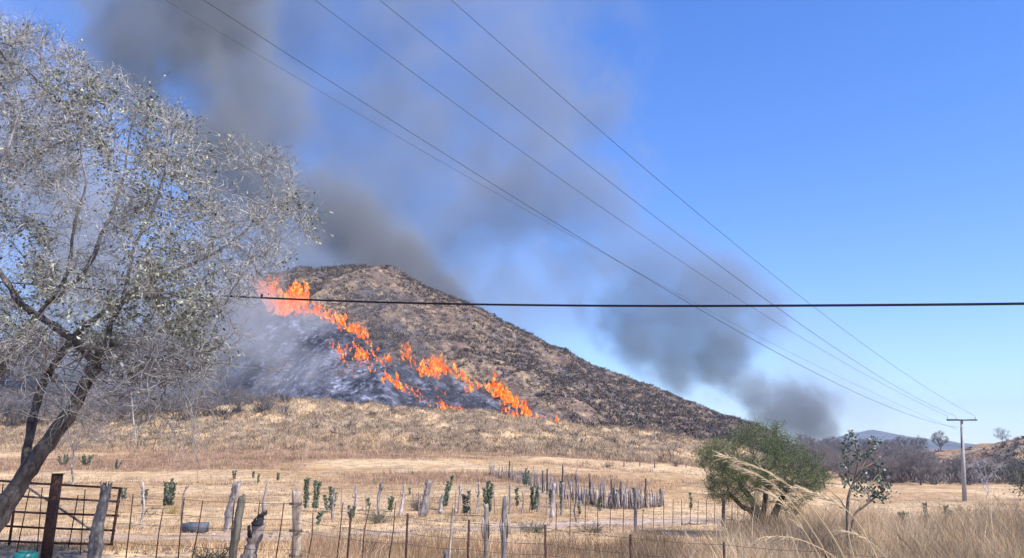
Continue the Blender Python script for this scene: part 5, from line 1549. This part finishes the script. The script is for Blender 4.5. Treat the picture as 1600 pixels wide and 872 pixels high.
# ------------------------------------------------------------------ smoke
def smoke(name, label, rows, color, dens, nscale, warp=1.1, depth=.8, soft=.5, step=1.0, zsq=1.0, detail=4.0, anis=.0, absorb=None):
    """rows (v, u, radius px, distance, relative density) from the bottom up; a bent column of smoke"""
    C = np.array([at(u, v, Y) for (v, u, r, Y, d) in rows]); R = np.array([r * Y / F for (v, u, r, Y, d) in rows]); Dn = np.array([d for *_, d in rows])
    z0, z1 = C[0, 2], C[-1, 2]; s = (C[:, 2] - z0) / (z1 - z0)
    # hull
    sf = np.unique(np.concatenate([np.linspace(0, 1, 26), s]))
    cx = np.interp(sf, s, C[:, 0]); cyy = np.interp(sf, s, C[:, 1]); rr = np.interp(sf, s, R)
    n = 20; a = np.arange(n) / n * 2 * math.pi; V = []
    for i in range(len(sf)):
        V.append(np.stack([cx[i] + rr[i] * 1.03 * np.cos(a), cyy[i] + rr[i] * depth * 1.03 * np.sin(a), np.full(n, z0 + sf[i] * (z1 - z0))], 1))
    V = np.concatenate(V); k = len(sf); i0 = np.arange(k - 1)[:, None] * n; j = np.arange(n)[None]; j2 = (j + 1) % n
    Q = np.stack([i0 + j, i0 + j2, i0 + n + j2, i0 + n + j], -1).reshape(-1, 4)
    V = np.concatenate([V, [[cx[0], cyy[0], z0]], [[cx[-1], cyy[-1], z1]]])
    T = np.array([[k * n, (q + 1) % n, q] for q in range(n)] + [[k * n + 1, (k - 1) * n + q, (k - 1) * n + (q + 1) % n] for q in range(n)])
    m, nt = new_mat(name)
    L = nt.links
    def math_(op, a_, b_=None, c_=None, clamp=False):
        nd = N(nt, 'ShaderNodeMath', operation=op); nd.use_clamp = clamp
        for q, val in enumerate((a_, b_, c_)):
            if val is None: continue
            if isinstance(val, (int, float)): nd.inputs[q].default_value = val
            else: L.new(val, nd.inputs[q])
        return nd.outputs[0]
    tc = N(nt, 'ShaderNodeTexCoord'); sep = N(nt, 'ShaderNodeSeparateXYZ'); L.new(tc.outputs['Object'], sep.inputs[0])
    X, Y_, Z_ = sep.outputs
    S_ = math_('DIVIDE', math_('SUBTRACT', Z_, float(z0)), float(z1 - z0), clamp=True)
    def curve(vals):
        lo, hi = float(vals.min()), float(vals.max()); hi = hi if hi > lo + 1e-6 else lo + 1e-6
        fc = N(nt, 'ShaderNodeFloatCurve'); cv = fc.mapping.curves[0]
        pts = [(float(a1), float((b1 - lo) / (hi - lo))) for a1, b1 in zip(s, vals)]
        while len(cv.points) < len(pts): cv.points.new(.5, .5)
        for pp, (a1, b1) in zip(cv.points, pts): pp.location = (a1, b1); pp.handle_type = 'VECTOR'
        fc.mapping.update(); L.new(S_, fc.inputs['Value'])
        return math_('MULTIPLY_ADD', fc.outputs[0], hi - lo, lo)
    cxn = curve(C[:, 0]); rn = curve(R); dn = curve(Dn); cyn = curve(C[:, 1])
    dx = math_('DIVIDE', math_('SUBTRACT', X, cxn), rn); dy = math_('DIVIDE', math_('SUBTRACT', Y_, cyn), math_('MULTIPLY', rn, depth))
    dd = math_('SQRT', math_('ADD', math_('MULTIPLY', dx, dx), math_('MULTIPLY', dy, dy)))
    mp = N(nt, 'ShaderNodeMapping'); mp.inputs['Scale'].default_value = (1, 1, zsq); L.new(tc.outputs['Object'], mp.inputs[0])
    nz = N(nt, 'ShaderNodeTexNoise'); nz.inputs['Scale'].default_value = nscale; nz.inputs['Detail'].default_value = detail; nz.inputs['Roughness'].default_value = .6
    L.new(mp.outputs[0], nz.inputs[0])
    d2 = math_('MULTIPLY_ADD', math_('SUBTRACT', nz.outputs[0], .5), -warp * 2.4, dd)
    mr = N(nt, 'ShaderNodeMapRange', interpolation_type='SMOOTHSTEP'); mr.inputs[1].default_value = .95; mr.inputs[2].default_value = .95 - soft - .3; mr.inputs[3].default_value = 0; mr.inputs[4].default_value = 1
    L.new(d2, mr.inputs[0])
    ed = N(nt, 'ShaderNodeMapRange', interpolation_type='SMOOTHSTEP'); ed.inputs[1].default_value = 1.0; ed.inputs[2].default_value = .72; ed.inputs[3].default_value = 0; ed.inputs[4].default_value = 1
    L.new(dd, ed.inputs[0])
    den = math_('MULTIPLY', math_('MULTIPLY', mr.outputs[0], ed.outputs[0]), math_('MULTIPLY', dn, dens))
    pv = N(nt, 'ShaderNodeVolumePrincipled'); pv.inputs['Color'].default_value = (*color, 1); pv.inputs['Anisotropy'].default_value = anis
    pv.inputs['Density Attribute'].default_value = ''
    L.new(den, pv.inputs['Density'])
    out = N(nt, 'ShaderNodeOutputMaterial'); L.new(pv.outputs[0], out.inputs['Volume'])
    m.cycles.volume_step_rate = step
    o = mesh_np(name, V, [T, Q], m)
    tag(o, label, 'smoke', kind='stuff')
    return o


smoke('smoke', 'dark grey brown smoke column rising from the upper fire to the top left',
      [(500, 640, 110, 340, 0.), (480, 640, 120, 345, .8), (440, 610, 150, 350, 1.), (400, 560, 175, 355, 1.), (330, 480, 190, 360, 1.), (250, 390, 200, 365, 1.), (160, 325, 200, 370, .95), (70, 285, 215, 375, .95), (-60, 260, 250, 380, .9), (-260, 200, 320, 380, .5), (-420, 150, 330, 380, 0.)],
      (.49, .495, .515), .066, .023, 1.6, .42, .50, .7, 1.0, 6.0)
smoke('smoke', 'wide thin blue grey smoke drifting behind the column across the upper left sky',
      [(620, 560, 300, 800, 0.), (540, 560, 400, 800, .7), (430, 520, 480, 800, 1.), (300, 500, 520, 800, 1.), (150, 480, 540, 800, .9), (0, 470, 560, 800, .7), (-200, 450, 560, 800, .5), (-400, 450, 560, 800, 0.)],
      (.62, .66, .76), .0125, .0060, 1.3, .3, .6)
smoke('smoke', 'pale blue grey smoke veil billowing high above the ridge',
      [(560, 800, 60, 560, 0.), (490, 800, 130, 560, .5), (430, 800, 210, 560, .9), (330, 800, 270, 560, 1.2), (200, 800, 280, 560, 1.), (60, 790, 290, 560, .4), (-100, 760, 330, 560, .2), (-300, 650, 360, 560, 0.)],
      (.58, .61, .69), .021, .015, 1.8, .32, .5, .7, 1.0, 6.0)
smoke('smoke', 'grey smoke plume rising behind the right tail of the ridge',
      [(700, 1275, 42, 560, 0.), (680, 1262, 56, 565, 4.), (650, 1228, 100, 575, 2.8), (615, 1180, 150, 590, 1.7), (570, 1120, 185, 600, 1.), (520, 1075, 215, 600, .9), (470, 1050, 220, 600, .8), (410, 1020, 200, 600, .5), (340, 980, 150, 600, 0.)],
      (.50, .52, .58), .038, .018, 1.5, .40, .40, .7, 1.0, 6.0)
smoke('smoke', 'thin whitish smoke lying over the burnt slope behind the big tree',
      [(665, 250, 250, 215, 0.), (640, 230, 290, 215, .2), (600, 240, 290, 217, .4), (540, 230, 300, 220, .8), (470, 190, 300, 225, 1.), (380, 120, 290, 230, 1.), (280, 60, 270, 235, .9), (180, 0, 250, 240, .6), (60, -40, 240, 240, .3), (-60, -60, 240, 240, 0.)],
      (.90, .89, .97), .15, .022, 1.1, .22, .7)
smoke('smoke', 'black smoke boiling over the crest of the ridge right of the column',
      [(530, 740, 50, 400, 0.), (490, 722, 50, 400, 1.), (460, 690, 62, 400, 1.), (430, 640, 90, 400, 1.), (395, 580, 115, 400, 1.), (350, 540, 125, 400, .7), (300, 520, 120, 400, 0.)],
      (.30, .30, .31), .075, .022, 1.2, .8, .5)
smoke('smoke', 'pale haze of smoke hanging over the left shoulder of the ridge',
      [(560, 430, 60, 262, 0.), (520, 420, 90, 266, .6), (470, 410, 110, 275, 1.), (430, 420, 110, 285, 1.), (380, 430, 110, 295, .8), (320, 420, 110, 300, 0.)],
      (.62, .60, .62), .055, .03, 1.3, .4, .6)
smoke('smoke', 'low wisps of white smoke drifting off the ash below the upper fire',
      [(640, 440, 60, 176, 0.), (610, 450, 110, 188, .5), (570, 460, 130, 200, .9), (530, 440, 140, 212, 1.), (490, 410, 130, 225, .7), (450, 380, 120, 240, 0.)],
      (.88, .88, .94), .075, .06, 1.7, .25, .5)
smoke('smoke', 'thin dark smoke blowing up the slope above the middle flames',
      [(640, 760, 60, 205, 0.), (600, 700, 70, 215, .7), (560, 650, 85, 225, 1.), (520, 620, 95, 232, 1.), (480, 590, 90, 240, .8), (440, 560, 90, 250, .4), (400, 540, 90, 260, 0.)],
      (.34, .32, .32), .060, .05, 1.2, .30, .6)
smoke('smoke', 'thin pale smoke spreading to the right of the small dark plume',
      [(700, 1370, 110, 1000, 0.), (680, 1370, 130, 1000, .8), (640, 1350, 150, 1000, 1.), (580, 1300, 150, 1000, .8), (500, 1240, 130, 1000, .5), (420, 1180, 110, 1000, 0.)],
      (.84, .82, .90), .0050, .006, 1.0, .5, .7)

# ------------------------------------------------------------------ haze
hm, nt = new_mat('haze_air')
pv = N(nt, 'ShaderNodeVolumePrincipled'); pv.inputs['Color'].default_value = (.62, .78, 1., 1); pv.inputs['Density'].default_value = .00011
pv.inputs['Anisotropy'].default_value = 0.0
out = N(nt, 'ShaderNodeOutputMaterial'); nt.links.new(pv.outputs[0], out.inputs['Volume'])
g = Geo(); g.box((0, 4500, 245), (9600, 4700, 255)); hz = g.build('haze', hm); hz['kind'] = 'stuff'; hz['label'] = 'thin pale air haze'
